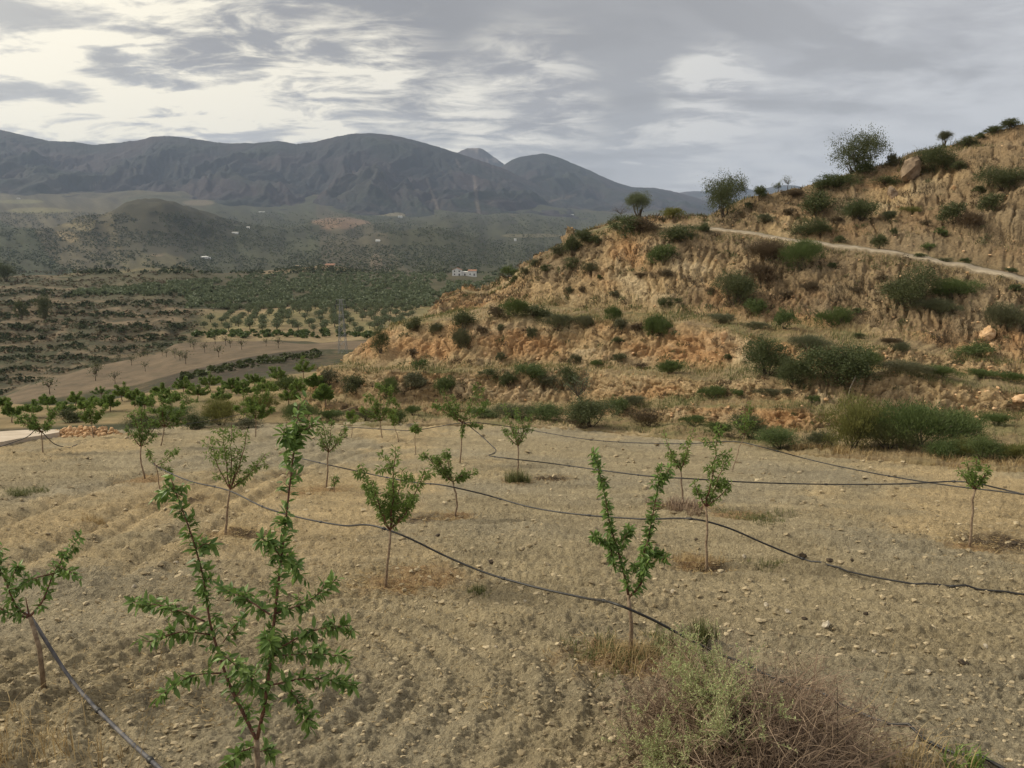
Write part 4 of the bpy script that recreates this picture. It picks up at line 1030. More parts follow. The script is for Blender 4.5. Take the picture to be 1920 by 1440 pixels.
# ------------------------------------------------------------------ shrubs
def shrub_parts(seed, n, leaf, width, kind, ic=5):
    """unit shrub: 1 m wide, 1 m tall; returns (foliage mesh, stem mesh)"""
    rng = np.random.default_rng(seed); cr = MB(); st = MB()
    K = {'dome': 9, 'broom': 10, 'tall': 12, 'open': 9}[kind]
    C = []; R = []
    for k in range(K):
        a = rng.random() * 6.283; r = 0.31 * math.sqrt(rng.random())
        if kind == 'tall': z = 0.22 + 0.50 * rng.random()
        elif kind == 'open': z = 0.52 + 0.28 * rng.random()
        else: z = 0.22 + 0.36 * rng.random() * (1.1 - r)
        C.append((r * math.cos(a), r * math.sin(a), z)); R.append((0.19 if kind == 'tall' else 0.15) + 0.12 * rng.random())
    C = np.array(C); R = np.array(R)
    ncl = int(26 + n / 45); cl = rng.integers(0, K, ncl)
    d = rng.normal(size=(ncl, 3)); d[:, 2] = np.where(rng.random(ncl) < 0.75, np.abs(d[:, 2]), d[:, 2]); d /= np.linalg.norm(d, axis=1, keepdims=True)
    CC = C[cl] + d * (R[cl] * (0.65 + 0.75 * rng.random(ncl)))[:, None]; CC[:, 2] = np.maximum(CC[:, 2], 0.04)
    CR = 0.025 + 0.065 * rng.random(ncl)
    k = rng.integers(0, ncl, n)
    off = rng.normal(size=(n, 3)) * CR[k][:, None]
    P = CC[k] + off; P[:, 2] = np.maximum(P[:, 2], 0.0)
    out = P - np.array([0, 0, 0.3]); out /= np.linalg.norm(out, axis=1, keepdims=True) + 1e-6
    if kind == 'broom': D = out * 0.5 + np.array([0, 0, 1.0]) + 0.28 * rng.normal(size=(n, 3))
    else: D = out * 0.6 + 0.7 * rng.normal(size=(n, 3)) + np.array([0, 0, 0.2])
    Ls = leaf * (0.6 + 0.8 * rng.random(n))
    tone = np.clip(0.35 + 0.35 * rng.random(ncl)[k] + 0.4 * (rng.random(n) - 0.4), 0, 1)
    cr.leaves(P, D, Ls, Ls * width, 0.2, a=tone, rng=rng)
    for c in C[:7]:
        s0 = np.array([rng.normal() * 0.03, rng.normal() * 0.03, -0.05])
        st.tube(curve_pts(s0, c, rng.normal(size=3) * 0.05, 5, rng), np.linspace(0.022 if kind in ('open', 'tall') else 0.014, 0.005, 5), 5)
    for q_ in range(26):
        a0 = C[rng.integers(0, K)]; a1 = a0 + rng.normal(size=3) * 0.16 + np.array([0, 0, 0.12]); a1[2] = abs(a1[2])
        st.tube(curve_pts(a0 * 0.7, a1, rng.normal(size=3) * 0.04, 4, rng), np.linspace(0.006, 0.002, 4), 3)
    if kind == 'open':
        st.tube(np.array([[0, 0, -0.05], [0.01, 0, 0.2], [0.0, 0.02, 0.4]]), [0.045, 0.035, 0.03], 7)
    return cr.mesh('foliage'), st.mesh('stem', True)


SHR = {}
def shrub_proto(kind, mat, big, var):
    k = (kind, mat, big, var)
    if k not in SHR:
        n, leaf = {0: (1300, 0.085), 1: (4200, 0.048), 2: (13000, 0.028)}[big]
        w = {'broom': 0.16, 'dome': 0.5, 'tall': 0.5, 'open': 0.45}[kind]
        if kind == 'broom': leaf *= 1.7; n = int(n * 1.15)
        f, s = shrub_parts(hash_seed(kind, mat, big, var), n, leaf, w, kind)
        f.materials.append(M[mat]); s.materials.append(M['bark_dark'])
        SHR[k] = (f, s)
    return SHR[k]


def hash_seed(*a): return sum((i + 1) * sum(ord(c) * (j + 3) for j, c in enumerate(str(x))) for i, x in enumerate(a)) % 100003


def put_shrub(px, py, w, h, kind, mat, label, group, name='shrub', cat='shrub', objs=None, sink=0.06, depth=None):
    """px,py = foot of the shrub in the photograph, w,h = its size in pixels"""
    hit = cast(objs, px, py) if objs else foot(px, py)
    if hit is None: return None
    b = hit[0]; d = b.y; k = d / FPX
    W, H = w * k, h * k
    big = 0 if w < 26 else (1 if w < 60 and kind not in ('tall', 'open') else 2)
    rr = random.Random(hash_seed(px, py, w))
    f, s = shrub_proto(kind, mat, big, rr.randrange(3 if big < 2 else 4))
    root = empty(name, (b.x, b.y + W * 0.15, b.z - H * sink))
    root.rotation_euler.z = rr.random() * 6.283
    if kind in ('tall', 'open'): W *= 0.95; H *= 0.95
    root.scale = (W * 1.18, W * 1.18 * (depth or 1.0), H * 1.20)
    link_obj('foliage', f, None, root); link_obj('stem', s, None, root)
    return tag(root, label, cat, group)


Z3 = lambda x, y: (1220 + .3646 * x, 200 + .3646 * y)
Z2 = lambda x, y: (600 + .3646 * x, 200 + .3646 * y)
Z5 = lambda x, y: (600 + .3646 * x, 600 + .3646 * y)
Z6 = lambda x, y: (1220 + .3646 * x, 600 + .3646 * y)
D, GR, GY, BR, YE = 'shrub_dark', 'shrub_green', 'shrub_grey', 'shrub_brown', 'shrub_yellow'
gA = 'shrubs above the farm track'; gB = 'shrubs on the big face below the track'; gC = 'shrubs on the lower terraces'; gS = 'shrubs along the hill skyline'
SH = [  # zoom view, x, foot y, w, h, kind, material, label, group
    (Z3, 960, 425, 190, 90, 'dome', D, 'low dark shrubbery sloping down beside the foot of the skyline tree', gS),
    (Z3, 1110, 350, 95, 65, 'dome', D, 'dark round bush at the foot of the skyline tree', gS),
    (Z3, 1260, 305, 60, 62, 'broom', GY, 'grey tufted bush on the skyline left of the boulder', gS),
    (Z3, 1480, 330, 170, 135, 'dome', D, 'big dark bush right of the boulder on the skyline', gS),
    (Z3, 1590, 330, 75, 55, 'dome', D, None, gA), (Z3, 1640, 205, 95, 60, 'dome', D, None, gS), (Z3, 1700, 165, 50, 32, 'dome', D, None, gS), (Z3, 1765, 140, 75, 42, 'broom', D, None, gS), (Z3, 1860, 115, 95, 55, 'dome', D, None, gS),
    (Z3, 1840, 425, 200, 125, 'dome', D, 'wide dark shrub high on the slope at the right edge', gA), (Z3, 1230, 412, 150, 62, 'dome', D, None, gA), (Z3, 1770, 545, 130, 100, 'dome', D, None, gA), (Z3, 1570, 605, 140, 115, 'dome', D, None, gA), (Z3, 1650, 625, 130, 95, 'broom', BR, None, gA),
    (Z3, 1095, 595, 170, 125, 'dome', D, None, gA), (Z3, 865, 545, 155, 125, 'dome', D, 'dark bush hanging on the slope below the skyline shrubbery', gA), (Z3, 560, 475, 75, 68, 'dome', D, 'round dark bush on the level crest line before the far peaks', gS),
    (Z3, 385, 570, 175, 190, 'tall', D, 'tall dark bushy shrub standing at the corner of the crest', gS), (Z3, 110, 580, 95, 68, 'broom', YE, 'bright yellow-green round bush on the flat hilltop', gS),
    (Z3, 160, 695, 160, 95, 'dome', D, 'dark spreading shrub just under the flat hilltop', gB), (Z3, 280, 648, 75, 58, 'dome', D, None, gB), (Z3, 45, 812, 125, 115, 'dome', GR, 'green round shrub high on the big face, left part', gB),
    (Z3, 600, 595, 85, 45, 'dome', GY, None, gA), (Z3, 840, 672, 165, 105, 'dome', D, 'dark shrub just above the left end of the farm track', gA), (Z3, 970, 702, 62, 40, 'dome', D, None, gA), (Z3, 1180, 735, 85, 80, 'dome', D, None, gA), (Z3, 1255, 668, 34, 42, 'broom', D, None, gA),
    (Z3, 1500, 668, 62, 46, 'dome', GR, None, gA), (Z3, 1345, 555, 85, 48, 'broom', YE, None, gA), (Z3, 1220, 585, 80, 52, 'broom', GY, None, gA), (Z3, 1435, 740, 62, 42, 'dome', GR, None, gA), (Z3, 1390, 780, 55, 28, 'dome', D, None, gA), (Z3, 1520, 802, 62, 28, 'dome', GY, None, gA), (Z3, 1625, 808, 55, 32, 'dome', D, None, gA), (Z3, 1850, 855, 75, 28, 'dome', D, None, gA), (Z3, 1700, 445, 60, 40, 'dome', D, None, gA), (Z3, 1420, 615, 50, 35, 'dome', BR, None, gA), (Z3, 950, 600, 60, 40, 'dome', BR, None, gA), (Z3, 720, 560, 60, 40, 'dome', BR, None, gA), (Z3, 740, 470, 110, 50, 'dome', BR, None, gA), (Z3, 500, 515, 40, 25, 'dome', GY, None, gA),
    (Z3, 800, 835, 185, 155, 'broom', GR, 'green feathery shrub just under the left end of the farm track', gB), (Z3, 600, 800, 240, 120, 'broom', BR, 'wide brown withered scrub on the big face', gB), (Z3, 440, 1025, 205, 190, 'dome', D, 'largest dark shrub on the big face, below the withered scrub', gB), (Z3, 580, 925, 130, 120, 'broom', BR, None, gB), (Z3, 545, 1080, 112, 105, 'dome', GR, 'round green shrub below the largest dark one on the big face', gB),
    (Z3, 690, 1145, 102, 105, 'dome', GR, 'ball-shaped green shrub on the bench above the big dark clump', gB), (Z3, 955, 1135, 155, 110, 'broom', GR, 'green spreading broom above the big dark clump', gB), (Z3, 1340, 1025, 235, 205, 'dome', D, 'large dark shrub in the middle of the slope below the track', gB), (Z3, 1585, 985, 200, 110, 'broom', GR, 'bright green broom right of the large dark shrub below the track', gB), (Z3, 1470, 1070, 180, 90, 'broom', GY, None, gB), (Z3, 1840, 1155, 185, 145, 'broom', GY, 'grey-green broom on the slope by the right edge', gB), (Z3, 1895, 950, 65, 38, 'dome', D, None, gB),
    (Z3, 1075, 1068, 62, 34, 'dome', D, None, gB), (Z3, 1075, 1192, 52, 30, 'dome', D, None, gB), (Z3, 1250, 1232, 95, 52, 'broom', BR, None, gB), (Z3, 1670, 1288, 155, 85, 'dome', GR, 'dark green shrub between two pale rocks low on the right slope', gB), (Z3, 80, 1032, 72, 62, 'dome', D, None, gB), (Z3, 140, 1012, 36, 30, 'dome', D, None, gB), (Z3, 315, 968, 52, 42, 'dome', BR, None, gB), (Z3, 705, 992, 66, 52, 'dome', BR, None, gB), (Z3, 815, 945, 74, 52, 'dome', BR, None, gB), (Z3, 940, 830, 45, 30, 'dome', D, None, gB), (Z3, 1190, 900, 60, 40, 'dome', BR, None, gB), (Z3, 1050, 960, 60, 36, 'dome', BR, None, gB),
    (Z3, 45, 1185, 115, 115, 'broom', GR, 'green broom on the edge of the second terrace', gC), (Z3, 110, 1372, 135, 70, 'broom', GR, None, gC), (Z3, 400, 1300, 42, 30, 'dome', D, None, gC), (Z3, 350, 1110, 150, 45, 'broom', GY, None, gC), (Z3, 540, 1145, 110, 40, 'broom', GY, None, gC),
    (Z3, 610, 1385, 225, 225, 'dome', D, 'left dark bush of the three-part clump on the terrace', gC), (Z3, 745, 1435, 165, 160, 'dome', D, 'middle low bush of the three-part dark clump', gC), (Z3, 965, 1442, 360, 250, 'dome', D, 'widest bush of the three-part dark clump on the terrace', gC), (Z3, 1090, 1380, 190, 130, 'broom', GR, 'feathery green edge bush right of the dark clump', gC), (Z3, 820, 1260, 170, 90, 'broom', GY, None, gC),
    (Z3, 1320, 1370, 220, 60, 'broom', GY, None, gC), (Z3, 1510, 1390, 180, 60, 'broom', GR, None, gC), (Z3, 1300, 1270, 90, 60, 'broom', GY, None, gC), (Z3, 1720, 1400, 140, 50, 'broom', GR, None, gC), (Z3, 1860, 1420, 120, 60, 'broom', GR, None, gC),
    (Z2, 1560, 645, 155, 95, 'dome', D, 'dark bush below the skyline almond tree', gS), (Z2, 1665, 652, 145, 85, 'dome', BR, None, gS), (Z2, 1345, 705, 120, 75, 'dome', D, 'dark bush on the falling skyline', gS), (Z2, 1300, 775, 95, 115, 'dome', D, 'dark hanging bush under the falling skyline', gB), (Z2, 1420, 708, 62, 46, 'dome', D, None, gB), (Z2, 1235, 765, 85, 62, 'dome', GY, None, gB), (Z2, 1305, 842, 95, 74, 'dome', D, None, gB), (Z2, 1395, 862, 85, 66, 'broom', GY, None, gB), (Z2, 1780, 880, 85, 52, 'dome', BR, None, gB), (Z2, 1165, 852, 52, 42, 'dome', D, None, gB), (Z2, 985, 862, 95, 62, 'dome', GR, 'green bush on the far end of the skyline above the white farmhouse', gS), (Z2, 1000, 908, 42, 42, 'dome', D, None, gB), (Z2, 1050, 884, 42, 60, 'broom', GY, None, gB), (Z2, 1110, 820, 50, 40, 'dome', GY, None, gS),
    (Z2, 1510, 975, 52, 32, 'dome', GY, None, gB), (Z2, 1280, 975, 42, 52, 'broom', GY, None, gB), (Z2, 1350, 960, 36, 40, 'dome', BR, None, gB), (Z2, 1650, 885, 50, 36, 'dome', BR, None, gB), (Z2, 1440, 890, 30, 28, 'dome', D, None, gB), (Z2, 1510, 1105, 85, 85, 'broom', GR, None, gC), (Z2, 1545, 1150, 90, 60, 'dome', GY, None, gC), (Z2, 1730, 1180, 112, 112, 'broom', GR, None, gC), (Z2, 1530, 1235, 72, 52, 'dome', D, None, gC), (Z2, 1225, 1155, 135, 95, 'broom', GY, None, gC), (Z2, 1350, 1145, 95, 75, 'broom', GY, None, gC), (Z2, 1630, 1160, 60, 60, 'dome', BR, None, gC),
    (Z2, 1000, 1085, 135, 105, 'broom', GR, 'green broom on the left end of the second terrace', gC), (Z2, 1110, 1095, 145, 82, 'dome', D, None, gC), (Z2, 900, 1085, 85, 62, 'dome', BR, None, gC), (Z2, 740, 1155, 125, 105, 'dome', D, 'dark bush on the lip of the orange nose', gC), (Z2, 720, 1255, 115, 125, 'broom', GY, 'grey-green shrub hanging down the orange nose face', gC), (Z2, 490, 1155, 95, 82, 'dome', D, 'dark round bush at the left tip of the second terrace', gC), (Z2, 310, 1275, 85, 125, 'tall', D, 'dark shrub filling a gully of the orange nose', gC), (Z2, 935, 1155, 45, 42, 'dome', GY, None, gC), (Z2, 1100, 1195, 65, 62, 'broom', GY, None, gC), (Z2, 510, 1355, 65, 65, 'dome', GR, None, gC), (Z2, 600, 1170, 80, 60, 'broom', GY, None, gC), (Z2, 830, 1170, 60, 50, 'dome', BR, None, gC), (Z2, 470, 1290, 60, 50, 'dome', BR, None, gC), (Z2, 1430, 1345, 80, 45, 'broom', GR, None, gC), (Z2, 1650, 1345, 70, 30, 'dome', BR, None, gC), (Z2, 1800, 1372, 110, 52, 'broom', GR, None, gC), (Z2, 930, 1310, 50, 45, 'broom', GY, None, gC), (Z2, 1310, 1330, 60, 60, 'broom', GY, None, gC), (Z2, 1540, 1320, 70, 50, 'broom', GY, None, gC),
    (Z5, 40, 345, 95, 105, 'dome', GY, 'grey shrub at the foot of the left terrace end', gC), (Z5, 170, 385, 120, 115, 'dome', D, 'dark green shrub at the left end of the lowest bank', gC), (Z5, 500, 355, 140, 85, 'dome', GY, 'silvery shrub on the lowest bank', gC), (Z5, 640, 375, 115, 95, 'dome', GR, None, gC), (Z5, 350, 400, 100, 110, 'broom', GR, None, gC), (Z5, 880, 315, 130, 75, 'dome', D, None, gC), (Z5, 970, 360, 100, 95, 'dome', D, None, gC), (Z5, 1100, 315, 150, 100, 'dome', GR, None, gC), (Z5, 1270, 335, 100, 110, 'dome', D, None, gC), (Z5, 1180, 345, 110, 70, 'dome', GY, None, gC),
    (Z5, 850, 505, 140, 60, 'dome', GR, None, gC), (Z5, 1000, 505, 180, 72, 'dome', D, None, gC), (Z5, 1160, 515, 210, 100, 'dome', GR, 'long green bush at the foot of the lowest bank', gC), (Z5, 1400, 555, 260, 165, 'dome', D, 'big dark bush at the bank foot under the bare leaning tree', gC), (Z5, 1530, 490, 110, 95, 'dome', GR, None, gC), (Z5, 400, 540, 90, 90, 'dome', GR, None, gC), (Z5, 480, 490, 90, 50, 'broom', GR, None, gC), (Z5, 60, 520, 130, 60, 'broom', GR, None, gC), (Z5, 230, 520, 120, 60, 'broom', GY, None, gC), (Z5, 1620, 440, 120, 50, 'broom', GY, None, gC), (Z5, 1330, 555, 110, 70, 'dome', BR, None, gC), (Z5, 1690, 545, 150, 80, 'broom', BR, None, gC),
    (Z6, 320, 408, 130, 75, 'broom', GR, 'green weedy bush on the lowest bench right of the bare tree', gC), (Z6, 600, 395, 110, 45, 'broom', GY, None, gC), (Z6, 710, 395, 66, 46, 'dome', GY, None, gC), (Z6, 440, 395, 60, 40, 'broom', GR, None, gC), (Z6, 840, 430, 70, 40, 'broom', GR, None, gC),
    (Z6, 520, 610, 180, 145, 'dome', D, 'dark bush at the field edge behind the leaning sapling', 'bushes along the right field edge'), (Z6, 680, 662, 220, 112, 'dome', GR, 'low leafy green bush spilling onto the field edge', 'bushes along the right field edge'), (Z6, 220, 545, 120, 60, 'broom', GR, None, gC), (Z6, 360, 600, 120, 80, 'broom', GR, None, gC),
    (Z6, 1050, 665, 300, 290, 'broom', YE, 'tall yellow-green broom at the right field edge', 'bushes along the right field edge'), (Z6, 1420, 665, 430, 250, 'broom', GR, 'broad dark green broom thicket at the right field edge', 'bushes along the right field edge'), (Z6, 1230, 668, 260, 170, 'broom', D, 'dark green broom between the yellow broom and the thicket', 'bushes along the right field edge'), (Z6, 1620, 640, 240, 180, 'broom', GR, 'right shoulder of the broom thicket, lower and rounder', 'bushes along the right field edge'), (Z6, 880, 660, 150, 90, 'broom', GY, None, gC), (Z6, 1790, 545, 120, 70, 'broom', GR, None, gC),
    (Z6, 1510, 712, 190, 130, 'dome', GR, 'leafy bush at the field rim just left of the lone sapling top', 'bushes along the right field edge'), (Z6, 1740, 718, 190, 165, 'dome', GR, 'leafy bush at the field rim just behind and right of the lone sapling', 'bushes along the right field edge'), (Z6, 1610, 700, 150, 100, 'broom', YE, 'straw-yellow tussock between two leafy bushes at the field rim', 'bushes along the right field edge'), (Z6, 1890, 722, 150, 110, 'broom', YE, 'straw-yellow tussock at the right edge of the frame', 'bushes along the right field edge'),
    (Z5, -160, 380, 160, 90, 'broom', GR, 'pale green reedy bush on the slope left of the terraces', gC), (Z5, -300, 480, 150, 110, 'broom', YE, None, gC), (Z5, -520, 545, 170, 150, 'broom', YE, 'yellowish thin bush beyond the field edge between two almond trees', gC), (Z5, -660, 560, 130, 90, 'dome', D, None, gC), (Z5, -1310, 530, 130, 80, 'dome', D, 'dark round bush behind the concrete path', gC), (Z5, -900, 590, 190, 110, 'dome', D, None, gC), (Z5, -100, 520, 170, 90, 'broom', GR, None, gC), (Z5, -380, 560, 140, 70, 'dome', GY, None, gC), (Z5, -760, 510, 170, 70, 'dome', GR, None, gC),
]
WORD = {D: 'dark shrub', GR: 'green shrub', GY: 'grey-green tuft', BR: 'withered brown shrub', YE: 'yellow-green tuft'}
SHORT = {  # landmarks one can find, for the labels of the smaller shrubs around them
    'big dark bush right of the boulder on the skyline': 'boulder\'s dark bush', 'dark bush hanging on the slope below the skyline shrubbery': 'dark bush below the skyline shrubbery', 'tall dark bushy shrub standing at the corner of the crest': 'tall shrub at the crest corner',
    'bright yellow-green round bush on the flat hilltop': 'yellow-green hilltop bush', 'dark shrub just above the left end of the farm track': 'dark shrub above the track end', 'green feathery shrub just under the left end of the farm track': 'feathery shrub under the track end',
    'wide brown withered scrub on the big face': 'wide withered scrub', 'largest dark shrub on the big face, below the withered scrub': 'largest dark shrub of the big face', 'ball-shaped green shrub on the bench above the big dark clump': 'ball-shaped green shrub', 'large dark shrub in the middle of the slope below the track': 'large dark shrub below the track',
    'grey-green broom on the slope by the right edge': 'broom at the right edge', 'dark green shrub between two pale rocks low on the right slope': 'shrub between two pale rocks', 'widest bush of the three-part dark clump on the terrace': 'three-part dark clump', 'left dark bush of the three-part clump on the terrace': 'left bush of the dark clump',
    'green broom on the edge of the second terrace': 'broom on the second terrace edge', 'dark bush below the skyline almond tree': 'bush below the skyline almond', 'dark hanging bush under the falling skyline': 'hanging bush under the falling skyline', 'green broom on the left end of the second terrace': 'broom at the second terrace\'s left end',
    'dark bush on the lip of the orange nose': 'bush on the orange nose', 'dark round bush at the left tip of the second terrace': 'round bush at the terrace tip', 'silvery shrub on the lowest bank': 'silvery shrub', 'long green bush at the foot of the lowest bank': 'long bush at the bank foot', 'big dark bush at the bank foot under the bare leaning tree': 'bush under the bare leaning tree',
    'tall yellow-green broom at the right field edge': 'tall yellow-green broom', 'right shoulder of the broom thicket, lower and rounder': 'broom thicket', 'dark bush at the field edge behind the leaning sapling': 'bush behind the leaning sapling', 'wide dark shrub high on the slope at the right edge': 'wide dark shrub at the right edge', 'dark round bush behind the concrete path': 'round bush behind the concrete path',
    'yellowish thin bush beyond the field edge between two almond trees': 'yellowish thin bush', 'green round shrub high on the big face, left part': 'round green shrub of the big face', 'green weedy bush on the lowest bench right of the bare tree': 'weedy bush on the lowest bench', 'dark green shrub at the left end of the lowest bank': 'shrub at the lowest bank\'s left end'}
marks = [(zf(x, y - h / 2), SHORT[lab]) for (zf, x, y, w, h, kind, mt, lab, grp) in SH if lab in SHORT]
used_labels = set()


def small_label(px, py, w, mt):
    size = 'tiny' if w < 20 else ('small' if w < 38 else 'broad')
    for (mx, my), nm in sorted(marks, key=lambda q: math.hypot(q[0][0] - px, q[0][1] - py)):
        dx, dy = px - mx, py - my
        side = ('right of' if dx > 0 else 'left of') if abs(dx) > abs(dy) * 1.2 else ('below' if dy > 0 else 'above')
        lab = '%s %s %s the %s' % (size, WORD[mt], side, nm)
        if lab not in used_labels:
            used_labels.add(lab); return lab


for (zf, x, y, w, h, kind, mt, lab, grp) in SH:
    px, py = zf(x, y)
    put_shrub(px, py, w * .3646, h * .3646, kind, mt, lab or small_label(px, py - h * .18, w * .3646, mt), grp)

# skyline trees
put_shrub(*Z3(1075, 345), 205 * .3646, 195 * .3646, 'tall', D, 'bushy dark evergreen tree standing alone on the hill skyline', None, 'evergreen_tree', 'tree')
put_shrub(*Z2(1648, 562), 132 * .3646, 118 * .3646, 'open', 'olive', 'small round-crowned almond tree with visible trunk on the flat hilltop', None, 'almond_tree', 'tree')
put_shrub(*Z3(1520, 192), 75 * .3646, 72 * .3646, 'open', 'shrub_grey', 'thin pale sapling against the sky on the upper right slope', None, 'sapling', 'tree')


def bare_tree(px, py, w, h, label, seed, leafy=0.0, lean=(0.0, 0.0), name='bare_tree'):
    hit = foot(px, py)
    b = np.array(hit[0]); k = b[1] / FPX; W, H = w * k, h * k; rng = np.random.default_rng(seed)
    root = empty(name, tuple(b)); tr = MB(); cr = MB()
    top = np.array([lean[0] * W, 0, H * 0.4])
    tr.tube(curve_pts(np.array([0, 0, -0.1]), top, rng.normal(size=3) * 0.05, 6, rng), np.linspace(0.05, 0.03, 6) * max(0.5, H / 2.2), 6)
    bm = MB()
    for i in range(13):
        e = top + np.array([(rng.random() - 0.5) * W + lean[0] * W * 0.4, rng.normal() * W * 0.3, H * (0.15 + 0.45 * rng.random())])
        pts = curve_pts(top, e, rng.normal(size=3) * 0.08 * W, 6, rng); bm.tube(pts, np.linspace(0.022, 0.006, 6) * max(0.5, H / 2.2), 5)
        for j in range(5):
            q = pts[rng.integers(2, 6)]; e2 = q + rng.normal(size=3) * 0.12 * W + np.array([0, 0, 0.05 * H])
            bm.tube(curve_pts(q, e2, rng.normal(size=3) * 0.02, 4, rng), np.linspace(0.008, 0.003, 4) * max(0.5, H / 2.2), 4)
            if leafy > 0:
                n = int(14 * leafy); cr.leaves(e2 + rng.normal(size=(n, 3)) * 0.05 * W, rng.normal(size=(n, 3)), 0.06 * W, 0.02 * W, rng=rng)
    link_obj('trunk', tr.mesh('trunk', True), M['bark_dark'], root); link_obj('branches', bm.mesh('branches', True), M['bark_dark'], root)
    if cr.n: link_obj('crown', cr.mesh('crown'), M['olive'], root)
    return tag(root, label, 'tree')


bare_tree(*Z5(1400, 470), 80, 76, 'bare leaning tree with tangled twigs on the lowest bank', 21, 0.5, (-0.35, 0))
bare_tree(*Z3(705, 428), 22, 24, 'tiny bare sapling on the crest before the far peaks', 22, 0.5)
bare_tree(*Z3(655, 432), 18, 18, 'pale leafy twig-like sapling beside the tiny bare one on the crest', 23, 1.5)
bare_tree(*Z2(1545, 575), 40, 26, 'leafless twiggy shrub left of the skyline almond tree', 24, 0.0)

# pale cane in front of the dark clump
hit = foot(*Z6(1012, 402)); m = MB(); b = np.array(hit[0]); m.tube(np.array([[0, 0, -.1], [0.06, 0, .35], [0.22, 0, 0.78]]), [0.02, 0.017, 0.012], 6)
o = link_obj('cane', m.mesh('cane', True), M['stone'], None); o.location = b; tag(o, 'pale broken cane leaning in front of the dark bush clump', 'cane')


# ------------------------------------------------------------------ boulders and stones
def rock(name, px, py, w, h, mat, label, cat='rock', group=None, seed=0, sub=ICO2, sink=0.3, objs=None):
    hit = cast(objs, px, py) if objs else foot(px, py)
    if hit is None: return
    k = hit[0].y / FPX; rng = np.random.default_rng(seed); V, F = sub
    W, H = w * k, h * k
    n = fbm(V[:, 0] * 1.3 + seed, V[:, 1] * 1.3 + V[:, 2] * 1.7, 3, seed)
    cut = np.clip(np.abs(V @ rng.normal(size=(3, 5))).max(1), 0.6, 2.0)
    R = (1 + 0.45 * n) / (0.45 + 0.50 * cut)
    Vv = V * R[:, None] * np.array([W * 0.5, W * 0.45, H * 0.62])
    me = mesh_from(name, Vv, F, False, {'v': ('F', np.full(len(V), 0.5))})
    o = link_obj(name, me, M[mat]); o.location = (hit[0].x, hit[0].y + W * .2, hit[0].z + H * (0.5 - sink)); o.rotation_euler.z = rng.random() * 6
    return tag(o, label, cat, group)


rock('boulder', *Z3(1345, 358), 40, 50, 'boulder', 'large round boulder standing on the skyline beside a dark bush', seed=31)
rock('rock', *Z3(377, 1195), 14, 18, 'stone_orange', 'single orange rock perched on the terrace lip', seed=32)
rock('rock', *Z3(1740, 1190), 32, 28, 'stone_orange', 'pale slanting rock above the dark green shrub on the right slope', seed=33)
rock('rock', *Z3(1750, 1275), 22, 22, 'stone_orange', 'pale rock beside the dark green shrub on the right slope', seed=34)
rock('rock', *Z3(1560, 430), 12, 14, 'stone_orange', 'small pale rock high on the slope above the track', seed=35)
rock('rock', *Z6(1905, 420), 26, 18, 'stone_orange', 'orange rock on the bank by the right edge', seed=36)
rock('rock', *Z3(1250, 455), 26, 18, 'boulder', 'brown rock on the upper slope below the boulder', seed=37)
for i, (x, y) in enumerate([(1549, 1176), (1478, 1150), (330, 1057), (1438, 1138), (1395, 1045), (1080, 1208), (1470, 1090), (1640, 1225), (1260, 1112), (560, 1068), (985, 1130), (1742, 1262), (930, 1215), (1500, 1225), (250, 1102), (1850, 1215)]):
    rock('stone', x, y, [20, 13, 9, 12, 11, 16, 10, 12, 10, 8, 9, 14, 9, 9, 10, 14][i], [13, 9, 7, 8, 7, 11, 7, 8, 7, 6, 6, 9, 6, 7, 7, 9][i], 'stone', 'biggest pale stone lying on the tilled soil at lower right' if i == 0 else ('white stone at the rim of the dry weeds under the two-pronged sapling' if i == 5 else 'small pale stone lying loose on the tilled soil'), 'stone', None if i in (0, 5) else 'loose pale stones on the field', 50 + i, ICO1, 0.25)
for i, (x, y, w, h) in enumerate([(1505, 1046, 22, 12), (1557, 1053, 16, 8), (1306, 1013, 10, 5), (1510, 1163, 14, 6), (1624, 1153, 12, 7), (1808, 1245, 20, 9), (1598, 1052, 8, 6), (1905, 1022, 16, 8), (1240, 1045, 16, 7), (920, 1056, 14, 6), (820, 1006, 14, 6)]):
    rock('soil_clod', x, y, w, h, 'dark_clod', 'dark clod lying against the hose at the right' if i == 0 else 'dark damp clod lying on the pale field soil', 'clod', None if i == 0 else 'dark clods on the field', 80 + i, ICO1, 0.3)

# heap of orange stones beside the concrete path
hp = field_pt(150, 815); root = empty('stone_heap', (hp[0], hp[1], field_z(hp[0], hp[1])))
rngS = np.random.default_rng(5)
protos = []
for i in range(5):
    mb = MB(); blobs(mb, np.zeros((1, 3)), np.array([[1, 0.8, 0.6]]), ICO1 if i < 2 else ICO0, 0.16, rngS); me = mb.mesh('stone'); me.materials.append(M['stone_orange']); protos.append(me)
for i in range(150):
    x = rngS.normal() * 0.48; y = rngS.normal() * 0.35; hz = 0.26 * math.exp(-(x / 0.55) ** 2 - (y / 0.4) ** 2) * rngS.random()
    o = link_obj('stone', protos[i % 5], None, root); s = 0.05 + 0.075 * rngS.random()
    o.location = (x, y, hz + s * 0.3); o.scale = (s, s, s); o.rotation_euler = tuple(rngS.random(3) * 6)
tag(root, 'heap of broken orange stones at the end of the concrete path', 'stone heap')

